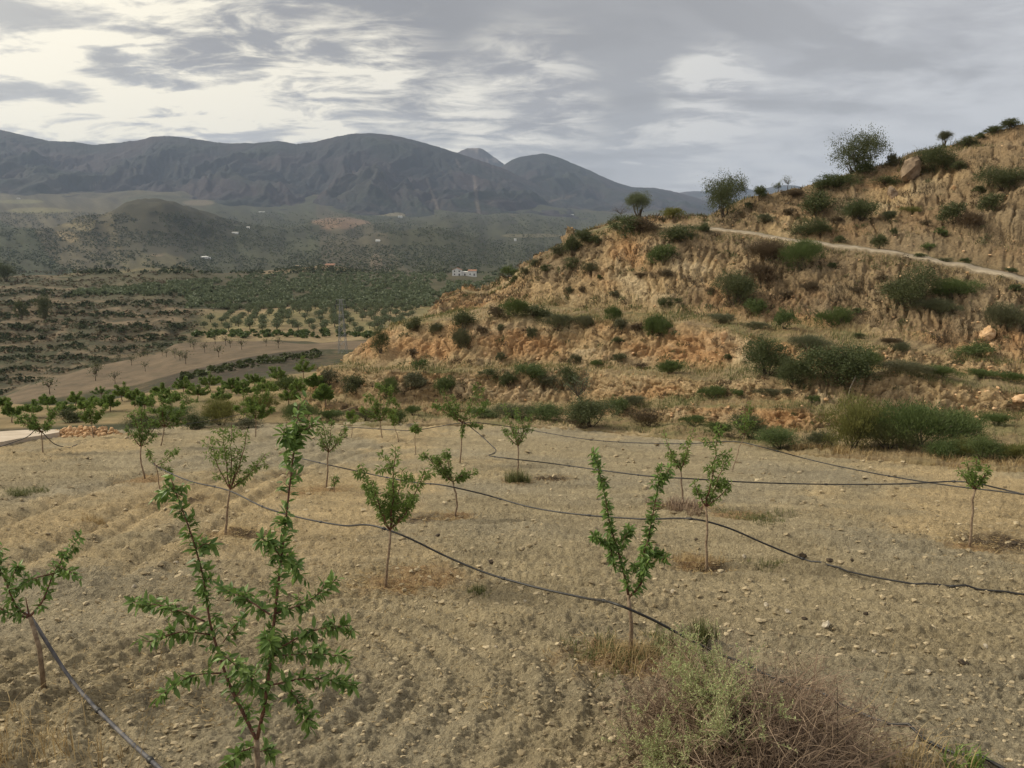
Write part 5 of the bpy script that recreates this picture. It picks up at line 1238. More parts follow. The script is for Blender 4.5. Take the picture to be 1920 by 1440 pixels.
# concrete path at the left edge of the field
q = np.array([(-400, 858), (-200, 849), (0, 837), (40, 829), (80, 823), (112, 817)], float); q2 = np.array([(-400, 838), (-200, 828), (0, 816), (40, 813), (80, 812), (112, 812)], float)
A = P3(q[:, 0], q[:, 1], plane_d(q[:, 0], q[:, 1])); B = P3(q2[:, 0], q2[:, 1], plane_d(q2[:, 0], q2[:, 1]))
A[:, 2] += 0.12; B[:, 2] += 0.12
tt = np.linspace(0, 1, 24); A = np.stack([np.interp(tt, np.linspace(0, 1, 6), A[:, k]) for k in range(3)], -1); B = np.stack([np.interp(tt, np.linspace(0, 1, 6), B[:, k]) for k in range(3)], -1)
V = np.concatenate([A - [0, 0, .35], A, B, B - [0, 0, .35]]).reshape(4, 24, 3)
o = link_obj('path', mesh_from('path', V.reshape(-1, 3), grid_faces(4, 24), False, {'v': ('F', np.full(96, .5))}), M['concrete']); tag(o, 'pale concrete path at the far left of the field', kind='structure')

# gravel on the farm track as its own sheet
trk = []
for (x, y0, d0, y1, d1) in [(1330, 432, 47.5, 425, 50.5), (1420, 441, 45, 434, 48.6), (1500, 455, 43, 448, 46.2), (1600, 467, 40.8, 458, 44), (1700, 482, 38.5, 472, 41.5), (1800, 500, 36.5, 489, 39.6), (1920, 527, 34, 514, 37), (2100, 558, 32.5, 544, 35.5), (2400, 610, 30, 594, 33)]:
    trk.append((P3(np.array(float(x)), np.array(float(y0)), np.array(d0)), P3(np.array(float(x)), np.array(float(y1)), np.array(d1))))
trk = np.array(trk); tt = np.linspace(0, 8, 120)
A = np.stack([np.interp(tt, np.arange(9), trk[:, 0, k]) for k in range(3)], -1); B = np.stack([np.interp(tt, np.arange(9), trk[:, 1, k]) for k in range(3)], -1)
V = []
for f in (0.02, 0.2, 0.38, 0.55):
    p = A * (1 - f) + B * f; p = p.copy()
    for i in range(len(p)):
        h = drop([HILL], p[i, 0], p[i, 1])
        if h: p[i, 2] = max(p[i, 2] - 0.1, h[0].z) + 0.05
    V.append(p)
V = np.array(V); V = np.concatenate([V[:1] - [0, 0.05, .4], V, V[-1:] + [0, .05, -.4]])
o = link_obj('farm_track', mesh_from('farm_track', V.reshape(-1, 3), grid_faces(6, 120), True, {'v': ('F', np.full(720, .5))}), M['gravel']); tag(o, 'pale gravel farm track crossing the hillside', kind='structure')


# ------------------------------------------------------------------ irrigation hoses
def hose(pts, label, r=0.0115, mat='hose', mode='px', height=None):
    """pts: (px, py, height above field) on the photograph; the forward distance follows from that height"""
    out = []
    for (px, py, h) in pts:
        dv = pdir(px, py); d = (FIELD_H - h) / (-dv[2] - FIELD_S); out.append(dv * d)
    out = np.array(out); k = len(out)
    seg = np.concatenate([[0], np.cumsum(np.linalg.norm(np.diff(out, axis=0), axis=1))])
    n = max(30, int(seg[-1] / 0.12)); s = np.linspace(0, seg[-1], n)
    # Catmull-Rom through the points
    def cr(a):
        m = np.gradient(a, seg); i = np.clip(np.searchsorted(seg, s) - 1, 0, k - 2); h_ = seg[i + 1] - seg[i]; t = (s - seg[i]) / h_
        return (2 * t ** 3 - 3 * t ** 2 + 1) * a[i] + (t ** 3 - 2 * t ** 2 + t) * h_ * m[i] + (-2 * t ** 3 + 3 * t ** 2) * a[i + 1] + (t ** 3 - t ** 2) * h_ * m[i + 1]
    P = np.stack([cr(out[:, j]) for j in range(3)], -1)
    P[:, 2] = np.maximum(P[:, 2], field_z(P[:, 0], P[:, 1]) + r * 1.7)
    m = MB(); m.tube(P, r, 8)
    o = link_obj('irrigation_hose', m.mesh('irrigation_hose', True), M[mat]); tag(o, label, 'hose', 'black irrigation hoses strung between the saplings')
    # drip emitters clipped under the hose
    for j in range(12, n - 6, max(9, int(n / 9))):
        e = MB(); q = P[j]; tdir = P[j + 1] - P[j]; tdir /= np.linalg.norm(tdir)
        e.tube(np.array([q - tdir * 0.03, q - tdir * .012, q + tdir * .012, q + tdir * 0.03]), [r * 1.15, r * 1.6, r * 1.6, r * 1.15], 8)
        link_obj('dripper', e.mesh('dripper', True), M['hose'], o)
    return o


hose([(286, 868, .5), (296, 876, .52), (350, 900, .42), (432, 921, .45), (500, 953, .36), (560, 970, .38), (640, 985, .45), (726, 993, .62), (760, 1006, .56), (830, 1040, .36), (900, 1070, .28), (1000, 1100, .28), (1090, 1120, .36), (1177, 1141, .55), (1230, 1165, .4), (1290, 1198, .2), (1340, 1222, .08), (1430, 1262, .02), (1520, 1300, .02), (1650, 1352, .02), (1760, 1400, .02), (1870, 1446, .02), (2050, 1520, .02)], 'hose running from the small left sapling past the three-pronged tree into the lower right corner')
hose([(545, 855, .5), (614, 871, .52), (700, 890, .4), (780, 905, .42), (848, 913, .58), (900, 925, .42), (1000, 952, .32), (1100, 966, .36), (1200, 973, .42), (1322, 977, .6), (1360, 988, .5), (1440, 1022, .22), (1500, 1046, .06), (1560, 1064, .04), (1650, 1084, .03), (1780, 1104, .03), (1920, 1118, .03), (2200, 1150, .03)], 'hose crossing mid field to the forked sapling, then dropping to the ground on the right')
hose([(868, 790, .8), (885, 803, .6), (925, 838, .3), (965, 861, .5), (1010, 866, .45), (1130, 882, .42), (1220, 893, .5), (1285, 897, .6), (1400, 904, .5), (1550, 908, .5), (1700, 907, .62), (1800, 903, .7), (1830, 906, .72), (1870, 915, .66), (1920, 927, .62), (2150, 985, .6)], 'hose tied to the lone right sapling, stretching level across the far field')
hose([(640, 800, .2), (740, 806, .2), (775, 807, .25), (820, 800, .3), (868, 793, .6), (920, 795, .4), (980, 804, .2), (1074, 820, .1), (1147, 828, .2), (1282, 832, .4), (1395, 830, .62), (1420, 836, .6), (1511, 860, .4), (1621, 884, .38), (1730, 903, .42), (1800, 913, .45), (1895, 924, .5), (1930, 929, .5), (2150, 975, .5)], 'thin farthest hose running along the field rim and sloping down to the right')
hose([(-200, 905, .02), (0, 838, .02), (40, 824, .2), (80, 811, .5), (90, 822, .32), (105, 834, .12), (125, 839, .03), (145, 834, .02)], 'short hose end looping from the sapling by the concrete path')
hose([(280, 800, .4), (330, 797, .4), (365, 793, .42), (420, 784, .5), (452, 777, .6), (480, 785, .5)], 'thin hose hung between the two bushy trees at the far field edge', 0.009)
hose([(52, 1150, .56), (60, 1160, .56), (85, 1200, .40), (115, 1248, .18), (150, 1295, .05), (200, 1348, .02), (250, 1396, .02), (305, 1446, .02), (400, 1530, .02)], 'grey dusty hose leading from the left edge sapling to the bottom of the frame', 0.014, 'hose_dusty')


# ------------------------------------------------------------------ saltwort bush, tufts and straw in front
def saltbush(px, py, w, h, label, seed):
    rng = np.random.default_rng(seed)
    b = field_pt(px, py); b[2] = field_z(b[0], b[1]); k = b[1] / FPX; W, H = w * k, h * k
    root = empty('saltwort_bush', tuple(b)); tw = MB(); tip = MB()
    n = 2100
    for i in range(n):
        a = rng.random() * 6.283; el = math.asin(rng.random() ** 0.75)
        dr = np.array([math.cos(a) * math.cos(el), math.sin(a) * math.cos(el), math.sin(el)])
        R = np.array([W * 0.5, W * 0.40, H]) * (0.72 + 0.30 * rng.random() + 0.18 * math.sin(3 * a + 1))
        e = dr * R + np.array([0, 0, 0.03]); s0 = e * (0.10 + 0.75 * rng.random()) + rng.normal(size=3) * 0.07
        e = e + rng.normal(size=3) * 0.05; e[2] = max(e[2], 0.01); s0[2] = max(s0[2], 0.0)
        e = e + rng.normal(size=3) * 0.05; pts = curve_pts(s0, e, rng.normal(size=3) * 0.16, 6, rng)
        tw.tube(pts, np.linspace(0.0035, 0.0012, 6) * (0.6 + 0.8 * rng.random()), 3, rng.random(), False)
        for j in range(4):
            q = pts[rng.integers(1, 6)]; e2 = q + rng.normal(size=3) * 0.07 + dr * 0.02
            tw.tube(np.stack([q, (q + e2) / 2 + rng.normal(size=3) * .008, e2]), [0.0018, 0.0013, 0.0008], 3, rng.random(), False)
        # green tips, mostly on the upper left of the dome
        g1_ = dr @ np.array([-0.35, 0.05, 0.93]); g2_ = dr @ np.array([-0.90, -0.38, 0.20])
        green = max(g1_ - 0.90, g2_ - 0.92) * 7 + 0.9 * float(perlin(np.array(dr[0] * 4.0), np.array(dr[1] * 4.0 + 5), seed)) + 0.3 * rng.normal() + 0.6
        if green > 1.02:
            L = 0.12 + 0.13 * rng.random(); up = (dr * 0.5 + np.array([0, 0, 0.9]) + rng.normal(size=3) * 0.3); up /= np.linalg.norm(up)
            for sh in range(4):
                u2 = up + rng.normal(size=3) * 0.45; u2 /= np.linalg.norm(u2); t = rng.random(30)
                Pq = e + u2 * (t * L)[:, None]; tw.tube(np.stack([e, e + u2 * L * .5, e + u2 * L]), [0.0018, 0.0014, 0.0008], 3, 0.9, False)
                Dq = rng.normal(size=(30, 3)); Dq += u2 * 0.7
                tip.leaves(Pq, Dq, 0.014 + 0.020 * (1 - t), 0.0055, 0.1, rng=rng)
    link_obj('twigs', tw.mesh('twigs'), M['twig'], root); link_obj('foliage', tip.mesh('foliage'), M['salt'], root)
    return tag(root, label, 'bush')


saltbush(1400, 1462, 580, 215, 'twiggy brown saltwort bush with pale green tips at the bottom right', 41)


def tuft(name, px, py, n, r, h, mat, label, cat, group=None, seed=0, lean=0.5, w=0.006, flat=False):
    rng = np.random.default_rng(seed); b = field_pt(px, py); m = MB()
    a = rng.random(n) * 6.283; rr = r * np.sqrt(rng.random(n))
    P = np.stack([rr * np.cos(a), rr * np.sin(a) * 0.8, np.zeros(n)], -1)
    kc = rng.integers(0, 14, n); cen = rng.normal(size=(14, 3)) * r * 0.5; P[:, :2] = 0.35 * P[:, :2] + cen[kc, :2]
    P[:, 2] = field_z(P[:, 0] + b[0], P[:, 1] + b[1]) - field_z(b[0], b[1])
    m.blades(P, h * (0.4 + 0.8 * rng.random(n)), w, lean, rng)
    o = link_obj(name, m.mesh(name), M[mat]); o.location = (b[0], b[1], float(field_z(b[0], b[1])))
    return tag(o, label, cat, group)


tuft('grass_tuft', 1130, 1225, 420, 0.34, 0.13, 'weed', 'green and brown weed patch left of the two-pronged sapling foot', 'weeds', None, 1, 0.8)
tuft('grass_tuft', 1195, 1235, 320, 0.28, 0.20, 'straw', 'orange dry grass at the foot of the two-pronged sapling', 'grass', None, 2, 0.9)
tuft('grass_tuft', 1245, 1215, 300, 0.26, 0.14, 'weed', 'low weeds between the sapling foot and the saltwort bush', 'weeds', None, 3, 0.9)
tuft('grass_tuft', 1312, 1205, 420, 0.12, 0.24, 'weed', 'upright olive-green tuft where the hose meets the saltwort bush', 'grass', None, 4, 0.35)
tuft('grass_tuft', 970, 905, 500, 0.26, 0.30, 'weed', 'green grass tuft at the foot of the narrow almond tree', 'grass', None, 5, 0.6, 0.008)
tuft('grass_tuft', 45, 925, 500, 0.40, 0.14, 'weed', 'flat olive weed patch at the left edge of the field', 'weeds', None, 6, 1.0, 0.008)
tuft('grass_tuft', 1405, 972, 600, 0.50, 0.10, 'weed', 'low greenish weed mat right of the forked sapling', 'weeds', None, 7, 1.0, 0.008)
tuft('grass_tuft', 1300, 1055, 300, 0.20, 0.15, 'straw', 'orange straw beside the foot of the forked sapling', 'grass', None, 8, 0.8)
tuft('grass_tuft', 1270, 955, 700, 0.36, 0.22, 'twig', 'reddish withered weeds around the thin sapling', 'weeds', None, 9, 0.7, 0.008)
tuft('grass_tuft', 180, 975, 260, 0.30, 0.10, 'straw', 'faint straw tuft in the middle of the left field', 'grass', None, 10, 0.9)
tuft('grass_tuft', 895, 1112, 160, 0.12, 0.10, 'weed', 'small olive weed tuft right of the mulch patch', 'weeds', None, 11, 0.8)
tuft('grass_tuft', 1432, 1062, 200, 0.22, 0.08, 'weed', 'thin weeds below the hose right of the forked sapling', 'weeds', None, 12, 0.9)
tuft('grass_tuft', 60, 1425, 160, 0.40, 0.26, 'straw', 'thick dry grass in the lower left corner', 'grass', None, 13, 0.7)
tuft('grass_tuft', 30, 1365, 70, 0.35, 0.22, 'straw', 'sparse dry grass above the lower left corner', 'grass', None, 14, 0.7)
tuft('grass_tuft', 1720, 1455, 160, 0.30, 0.22, 'straw', 'dry grass at the bottom edge right of the saltwort bush', 'grass', None, 15, 0.7)
tuft('weed_plant', 1810, 1445, 120, 0.10, 0.12, 'almond', 'small fresh green weed at the bottom right corner', 'weeds', None, 16, 0.8, 0.012)


def stalk(pts, label, r=0.0022, mat='straw', group=None, ears=True, seed=0, d=None):
    rng = np.random.default_rng(seed)
    b = field_pt(*pts[0]); b[2] = field_z(b[0], b[1]); dd = b[1] if d is None else d
    out = np.array([P3(np.array(float(x)), np.array(float(y)), np.array(dd)) for x, y in pts]); b = out[0].copy()
    t = np.linspace(0, 1, len(out)); tt = np.linspace(0, 1, 14)
    P = np.stack([np.interp(tt, t, out[:, k]) for k in range(3)], -1)
    for _ in range(2): P[1:-1] = (P[:-2] + 2 * P[1:-1] + P[2:]) / 4
    m = MB(); m.tube(P - b, np.linspace(r, r * 0.4, 14), 5, 0.8)
    if ears:
        n = 26; s = 0.72 + 0.28 * rng.random(n); Q = np.stack([np.interp(s, tt, P[:, k] - b[k]) for k in range(3)], -1)
        m.leaves(Q, rng.normal(size=(n, 3)) * .5 + (P[-1] - P[-3]) * 8, 0.02, 0.004, rng=rng)
    o = link_obj('grass_stalk', m.mesh('grass_stalk'), M[mat]); o.location = b
    return tag(o, label, 'grass stalk', group)


g_ = 'dry grass stalks in the foreground'
for i, (pts, lab, mt) in enumerate([
    ([(240, 1440), (262, 1380), (285, 1305), (302, 1225)], 'long pale grass stalk crossing the grey hose, left of the tall sapling', 'straw'), ([(258, 1440), (270, 1390), (288, 1320), (298, 1290)], 'second shorter pale stalk crossing the grey hose', 'straw'),
    ([(75, 1470), (83, 1410), (88, 1360), (86, 1330)], 'thin stalk rising in the lower left corner', 'straw'),
    ([(1570, 1450), (1570, 1400), (1571, 1340), (1569, 1272)], 'dark upright dead stalk right of the saltwort bush', 'bark_dark'),
    ([(1575, 1350), (1625, 1330), (1655, 1290), (1678, 1200)], 'tall pale arching stalk over the field right of the saltwort bush', 'straw'), ([(1612, 1440), (1640, 1390), (1668, 1340), (1686, 1295)], 'slanting pale stalk at the right of the dead dark one', 'straw'), ([(1560, 1420), (1650, 1408), (1740, 1395), (1800, 1345)], 'low curved pale stalk near the bottom right hose', 'straw'),
    ([(1490, 1460), (1520, 1400), (1510, 1370)], 'short bent stalk in front of the saltwort bush', 'straw'), ([(1600, 1450), (1570, 1410), (1540, 1360)], 'stalk leaning left beside the dark dead one', 'straw'),
]):
    stalk(pts, lab, 0.0020 if mt == 'straw' else 0.004, mt, g_, mt == 'straw', 60 + i, 4.15)


# ------------------------------------------------------------------ ground litter: clods, straw, bench grass (uncountable)
def field_scatter(n, rng, ylo=4.0, bias=1.0):
    u = (rng.random(n) * 2 - 1) * 0.80; f = rng.random(n)
    de = edge_d(u); y = 1 / ((1 - f) / ylo + f / (de * 0.985)); x = u * y
    return x, y


rngC = np.random.default_rng(77)
mb = MB(); n = 30000
x, y = field_scatter(n, rngC); dens = fbm(x * 0.7, y * 0.7, 3, 900)
keep = dens > -0.25 + 0.3 * rngC.random(n) - 0.15; x, y = x[keep], y[keep]; n = len(x)
s = 0.0021 * y ** 0.7 * (0.40 + rngC.random(n) ** 9 * 3.0)
C = np.stack([x, y, field_z(x, y) + s * 0.25], -1)
blobs(mb, C, np.stack([s * 1.3, s, s * 0.75], -1), ICO0, 0.34, rngC, rngC.random(n) ** 1.6)
o = link_obj('soil_clods', mb.mesh('soil_clods'), M['clod']); tag(o, 'loose crumbs of soil and little stones over the whole field', 'soil', None, 'stuff')

mb = MB(); n = 30000
x, y = field_scatter(n, rngC); st = fbm(x * 0.16 + 4, y * 0.12, 3, 131) + 0.3 * fbm(x * .9, y * .9, 3, 111)
keep = (st + 0.5 * (rngC.random(n) - 0.5) > 0.05) & (y > 5.0); x, y = x[keep], y[keep]; n = len(x)
P = np.stack([x, y, field_z(x, y) + 0.004], -1); an = rngC.random(n) * 6.283
mb.leaves(P, np.stack([np.cos(an), np.sin(an), 0.25 * rngC.random(n)], -1), 0.03 + 0.05 * rngC.random(n), 0.006 + 0.0004 * y, 0.1, np.array([0, 0, 1.0]), rng=rngC)
for (tx, ty, r, kind) in TREE_PATCH:
    n = int(700 * r); a = rngC.random(n) * 6.283; rr = r * np.sqrt(rngC.random(n)) * 1.1; x = tx + rr * np.cos(a); y = ty + rr * np.sin(a) * 0.8
    mb.leaves(np.stack([x, y, field_z(x, y) + 0.006], -1), np.stack([np.cos(a * 7), np.sin(a * 7), 0.5 * rngC.random(n)], -1), 0.05 + 0.06 * rngC.random(n), 0.007, 0.1, np.array([0, 0, 1.0]), rng=rngC)
o = link_obj('straw_litter', mb.mesh('straw_litter'), M['straw']); tag(o, 'dry straw bits strewn over the tilled field', 'straw', None, 'stuff')

# grass and weeds on the terrace benches, sparse tufts on the faces
rngG = np.random.default_rng(88)
HPx, HPy = project(HV)
inv = (HPx > 540) & (HPx < 1990) & (HBAND > 0.1) & (HBAND < 10.3)
ii, jj = np.nonzero(inv)
flatness = np.clip(1 - HFACE[ii, jj] * 1.3, 0, 1)
nz = fbm(HV[ii, jj, 0] * 0.35, HV[ii, jj, 1] * 0.35, 3, 910)
track = (HBAND[ii, jj] > 7.95) & (HBAND[ii, jj] < 9.1)
for nm, mt, cnt, hh, seed, lab in (('weeds', 'weed', 30000, 0.17, 1, 'green weeds along the terrace benches'), ('dry_grass', 'straw', 17000, 0.14, 2, 'withered pale grass on benches and bank lips'), ('dry_scrub_growth', 'shrub_brown', 20000, 0.13, 3, 'brown burnt low growth on the slopes')):
    nzz = fbm(HV[ii, jj, 0] * 0.4 + seed * 9, HV[ii, jj, 1] * 0.4, 3, 920 + seed)
    if mt == 'shrub_brown': w_ = (0.02 + sstep(nzz, 0.0, 0.35)) * (0.06 + (HBAND[ii, jj] > 6.9))
    elif mt == 'weed': w_ = (flatness ** 1.5) * sstep(nzz, -0.15, 0.3) + 0.004
    else: w_ = (flatness ** 1.2) * sstep(nzz, -0.2, 0.3) + 0.004
    w_ = np.where(track, 0, w_) * (HBAND[ii, jj] < 10.2)
    k = rngG.choice(len(ii), cnt, p=w_ / w_.sum())
    P = HV[ii[k], jj[k]] + rngG.normal(size=(cnt, 3)) * np.array([0.12, 0.05, 0.0])
    m = MB(); dsc = np.clip(P[:, 1] / 32, 0.7, 1.7)
    m.blades(P, hh * dsc * (0.4 + 0.8 * rngG.random(cnt)), 0.020 * dsc, 0.6, rngG)
    o = link_obj(nm, m.mesh(nm), M[mt]); tag(o, lab, 'grass', None, 'stuff')
fk = np.nonzero((HFACE[ii, jj] > 0.3) & ~track)[0]
nzt = fbm(HV[ii, jj, 0] * 0.5, HV[ii, jj, 2] * 0.9 + HV[ii, jj, 1] * 0.2, 3, 950)
for nm, mt, cnt, seed, lab in (('bank_tufts', 'shrub_dark', 620, 4, 'tiny dark tufts dotted over the eroded banks'), ('withered_tufts', 'shrub_brown', 900, 5, 'tiny withered tufts dotted over the eroded banks')):
    w_ = sstep(nzt[fk] * (1 if seed == 4 else -1), -0.3, 0.3) + 0.05; k = rngG.choice(fk, cnt, p=w_ / w_.sum())
    C = HV[ii[k], jj[k]]; sz = (0.05 + 0.16 * rngG.random(cnt) ** 2.5) * np.clip(C[:, 1] / 30, 0.8, 1.6); q = 44
    dd = rngG.normal(size=(cnt, q, 3)); dd /= np.linalg.norm(dd, axis=2, keepdims=True); dd[..., 2] = np.abs(dd[..., 2])
    P = C[:, None] + dd * sz[:, None, None] * (0.3 + 0.7 * rngG.random((cnt, q, 1))) ; L = np.repeat(sz * 0.5, q)
    m = MB(); m.leaves(P.reshape(-1, 3), (dd + 0.5 * rngG.normal(size=dd.shape)).reshape(-1, 3), L, L * 0.4, rng=rngG)
    o = link_obj(nm, m.mesh(nm), M[mt]); tag(o, lab, 'tufts', None, 'stuff')
# dry rim grass along the right field edge
m = MB(); n = 5000; pxs = 1480 + 460 * rngG.random(n); eu = pdir(pxs, np.full(n, 860.0))[:, 0]; de = edge_d(eu) + rngG.normal(size=n) * 0.35
x = eu * de; keep = fbm(x * .8, de * .8, 2, 940) > -0.1
P = np.stack([x, de, field_z(x, de) - 0.02], -1)[keep]; m.blades(P, 0.25 * (0.4 + rngG.random(len(P))), 0.014, 0.7, rngG)
o = link_obj('rim_grass', m.mesh('rim_grass'), M['straw']); tag(o, 'straw-coloured grass fringe along the right field rim', 'grass', None, 'stuff')
# stones crumbling off the faces
fi = np.nonzero(HFACE[ii, jj] > 0.3)[0]; k = rngG.choice(fi, 3000); P = HV[ii[k], jj[k]]; s = 0.02 + 0.07 * rngG.random(3000) ** 4
m = MB(); blobs(m, P + rngG.normal(size=P.shape) * .05, np.stack([s, s, s * .8], -1), ICO0, 0.2, rngG); o = link_obj('bank_rubble', m.mesh('bank_rubble'), M['stone_orange']); tag(o, 'stones weathering out of the terrace banks', 'rubble', None, 'stuff')


# ------------------------------------------------------------------ valley: olive grove, woods, scrub
def olive_proto(seed):
    rng = np.random.default_rng(seed); cr = MB(); st = MB()
    K = 7; C = np.array([(0.30 * math.cos(a), 0.30 * math.sin(a), 0.52 + 0.22 * rng.random()) for a in rng.random(K) * 6.283]); C[0] = (0, 0, 0.72)
    k = rng.integers(0, K, 420); d = rng.normal(size=(420, 3)); d /= np.linalg.norm(d, axis=1, keepdims=True)
    P = C[k] + d * 0.20 * (0.7 + 0.5 * rng.random((420, 1)))
    cr.leaves(P, d + 0.6 * rng.normal(size=(420, 3)), 0.13, 0.075, 0.2, a=np.clip(0.5 + 0.5 * d[:, 2] * 0 + 0.35 * rng.normal(size=420), 0, 1), rng=rng)
    st.tube(np.array([[0, 0, -0.05], [0.02, 0, 0.2], [0, 0.02, 0.4]]), [0.06, 0.045, 0.04], 6)
    for c in C[:4]: st.tube(np.array([[0, 0.02, 0.36], (c * 0.6 + [0, 0, 0.15]), c]), [0.035, 0.025, 0.012], 5)
    f = cr.mesh('crown'); f.materials.append(M['olive']); s = st.mesh('trunk', True); s.materials.append(M['bark_dark'])
    return f, s


def inside(px, py, poly):
    n = len(poly); c = False; j = n - 1
    for i in range(n):
        xi, yi = poly[i]; xj, yj = poly[j]
        if (yi > py) != (yj > py) and px < (xj - xi) * (py - yi) / (yj - yi) + xi: c = not c
        j = i
    return c


OP = [olive_proto(700 + i) for i in range(5)]
GROVE = [(372, 626), (392, 600), (430, 580), (560, 573), (720, 574), (790, 578), (770, 600), (700, 632), (560, 622), (440, 620)]
rngO = np.random.default_rng(99); cnt = 0
ca, sa = math.cos(0.95), math.sin(0.95)
for i in range(-80, 80):
    for j in range(-40, 60):
        gx, gy = i * 7.0, j * 8.6
        x = -60 + gx * ca - gy * sa + rngO.normal() * 1.1; y = 310 + gx * sa + gy * ca + rngO.normal() * 1.1
        if not (225 < y < 440): continue
        zr = -33 - (y - 235) * 0.02; ppx, ppy = project(np.array([x, y, zr]))
        if not (350 < ppx < 800 and 560 < ppy < 650): continue
        h = drop([VALLEY], x, y)
        if h is None: continue
        ppx, ppy = project(np.array(h[0])); 
        if not inside(ppx, ppy, GROVE) or rngO.random() < 0.07 or cnt >= 300: continue
        r = empty('olive_tree', tuple(h[0])); s = 2.7 + 1.2 * rngO.random(); r.scale = (s, s, s * 0.92); r.rotation_euler.z = rngO.random() * 6.283
        f, st = OP[cnt % 5]; link_obj('crown', f, None, r); link_obj('trunk', st, None, r)
        tag(r, 'round olive tree standing in the planted grove down in the valley', 'tree', 'olive trees of the valley grove'); cnt += 1
print('olives', cnt)

# young bare trees dotted on the brown sloping field
BROWN = [(60, 738), (185, 690), (295, 668), (335, 648), (437, 642), (540, 650), (420, 676), (260, 714), (110, 742)]
yp = []
for i in range(3):
    rng = np.random.default_rng(800 + i); m = MB()
    m.tube(np.array([[0, 0, -0.1], [0.02, 0, 0.5], [0, 0, 0.8]]), [0.05, 0.04, 0.035], 5)
    for k in range(9):
        e = np.array([rng.normal() * .4, rng.normal() * .4, 1.3 + 0.5 * rng.random()]); m.tube(curve_pts(np.array([0, 0, .75]), e, rng.normal(size=3) * .1, 4, rng), [0.03, .025, .02, .01], 4)
    c = MB(); n = 90; c.leaves(np.stack([rng.normal(size=n) * .4, rng.normal(size=n) * .4, 1.35 + .3 * rng.normal(size=n)], -1), rng.normal(size=(n, 3)), 0.22, 0.10, rng=rng)
    a = m.mesh('trunk', True); a.materials.append(M['bark_dark']); b = c.mesh('crown'); b.materials.append(M['shrub_dark']); yp.append((a, b))
cnt = 0
for i in range(-30, 30):
    for j in range(-8, 12):
        x = -55 + i * 7.5 + j * 2.5 + rngO.normal() * .5; y = 140 + j * 8.5 + rngO.normal() * .5
        h = drop([VALLEY], x, y)
        if h is None: continue
        ppx, ppy = project(np.array(h[0]))
        if not inside(ppx, ppy, BROWN) or rngO.random() < 0.15: continue
        r = empty('young_tree', tuple(h[0])); s = 0.9 + 0.4 * rngO.random(); r.scale = (s, s, s); r.rotation_euler.z = rngO.random() * 6.283
        a, b = yp[cnt % 3]; link_obj('trunk', a, None, r); link_obj('crown', b, None, r); tag(r, 'tiny dark young tree on the bare brown sloping field', 'tree', 'young trees on the brown field'); cnt += 1
print('young', cnt)


def scatter_crowns(name, label, n, xr, yr, dens, size, mat, cards, seed, flat=0.85):
    """far crowns, each a loose clump of leaf masses, placed where the view rays meet the valley"""
    rng = np.random.default_rng(seed)
    px = xr[0] + (xr[1] - xr[0]) * rng.random(n); py = yr[0] + (yr[1] - yr[0]) * rng.random(n)
    k = dens(px, py); C = []
    for a, b in zip(px[k], py[k]):
        h = cast([VALLEY], a, b)
        if h is not None: C.append(tuple(h[0]))
    C = np.array(C); m = len(C)
    s = size(C[:, 1], rng.random(m))
    dd = rng.normal(size=(m, cards, 3)); dd /= np.linalg.norm(dd, axis=2, keepdims=True); dd[..., 2] = np.abs(dd[..., 2]) * 0.9 - 0.1
    P = C[:, None] + dd * (s[:, None] * (0.55 + 0.45 * rng.random((m, cards))))[..., None] * np.array([1, 1, flat]) + np.array([0, 0, 0.45]) * s[:, None, None]
    tone = np.clip(rng.random(m)[:, None] * 0.7 + 0.3 * rng.random((m, cards)), 0, 1)
    mb = MB(); D_ = dd * 0.5 + rng.normal(size=dd.shape) * 0.8
    L = (s[:, None] * (0.7 + 0.5 * rng.random((m, cards)))).ravel()
    mb.leaves(P.reshape(-1, 3) - D_.reshape(-1, 3) * 0.3 * L[:, None], D_.reshape(-1, 3), L, L * 0.85, 0.25, a=tone.ravel(), rng=rng)
    o = link_obj(name, mb.mesh(name), M[mat]); return tag(o, label, 'trees', None, 'stuff')


def npx(a, b, s, seed): return fbm(a / s, b / s * 2.2, 3, seed)


scatter_crowns('woodland', 'dark wooded band of olive and oak crowns in the valley middle', 5600, (140, 1010), (510, 588), lambda a, b: (b < 580 - 0.01 * (a - 400)) & (b > np.interp(a, [140, 330, 500, 700, 1010], [548, 530, 514, 512, 517]) + 5 * npx(a, b, 25, 955)) & (npx(a, b, 40, 951) > -0.28) & ~((a < 350) & (b > 555)) & ~((a > 836) & (a < 908) & (b > 506) & (b < 529)), lambda d, r: 0.9 + 0.8 * r + d / 1300, 'olive', 16, 901)
scatter_crowns('far_woods', 'far scattered trees and groves below the mountains', 26000, (-40, 1120), (398, 514), lambda a, b: npx(a, b, 60, 961) + 0.5 * npx(a, b, 14, 962) + np.where((b > 460) & (a > 350), 0.25, 0) + np.where(b < 450, 0.08, 0) > -0.02, lambda d, r: 0.9 + 1.4 * r + d / 2600, 'wood_far', 5, 902)
scatter_crowns('valley_scrub', 'dark scrub rows along the terraces on the left valley side', 6500, (-60, 350), (545, 745), lambda a, b: (np.sin(b * 0.30 + 3.6 * npx(a, b, 90, 972)) + 1.3 * npx(a, b, 20, 974) > 0.1) & (npx(a, b, 34, 971) > -0.12) & (b < np.interp(a, [0, 55, 182, 292, 345], [742, 718, 682, 660, 640])), lambda d, r: (0.25 + 0.75 * r * r) * d / 260, 'wood_far', 14, 903)
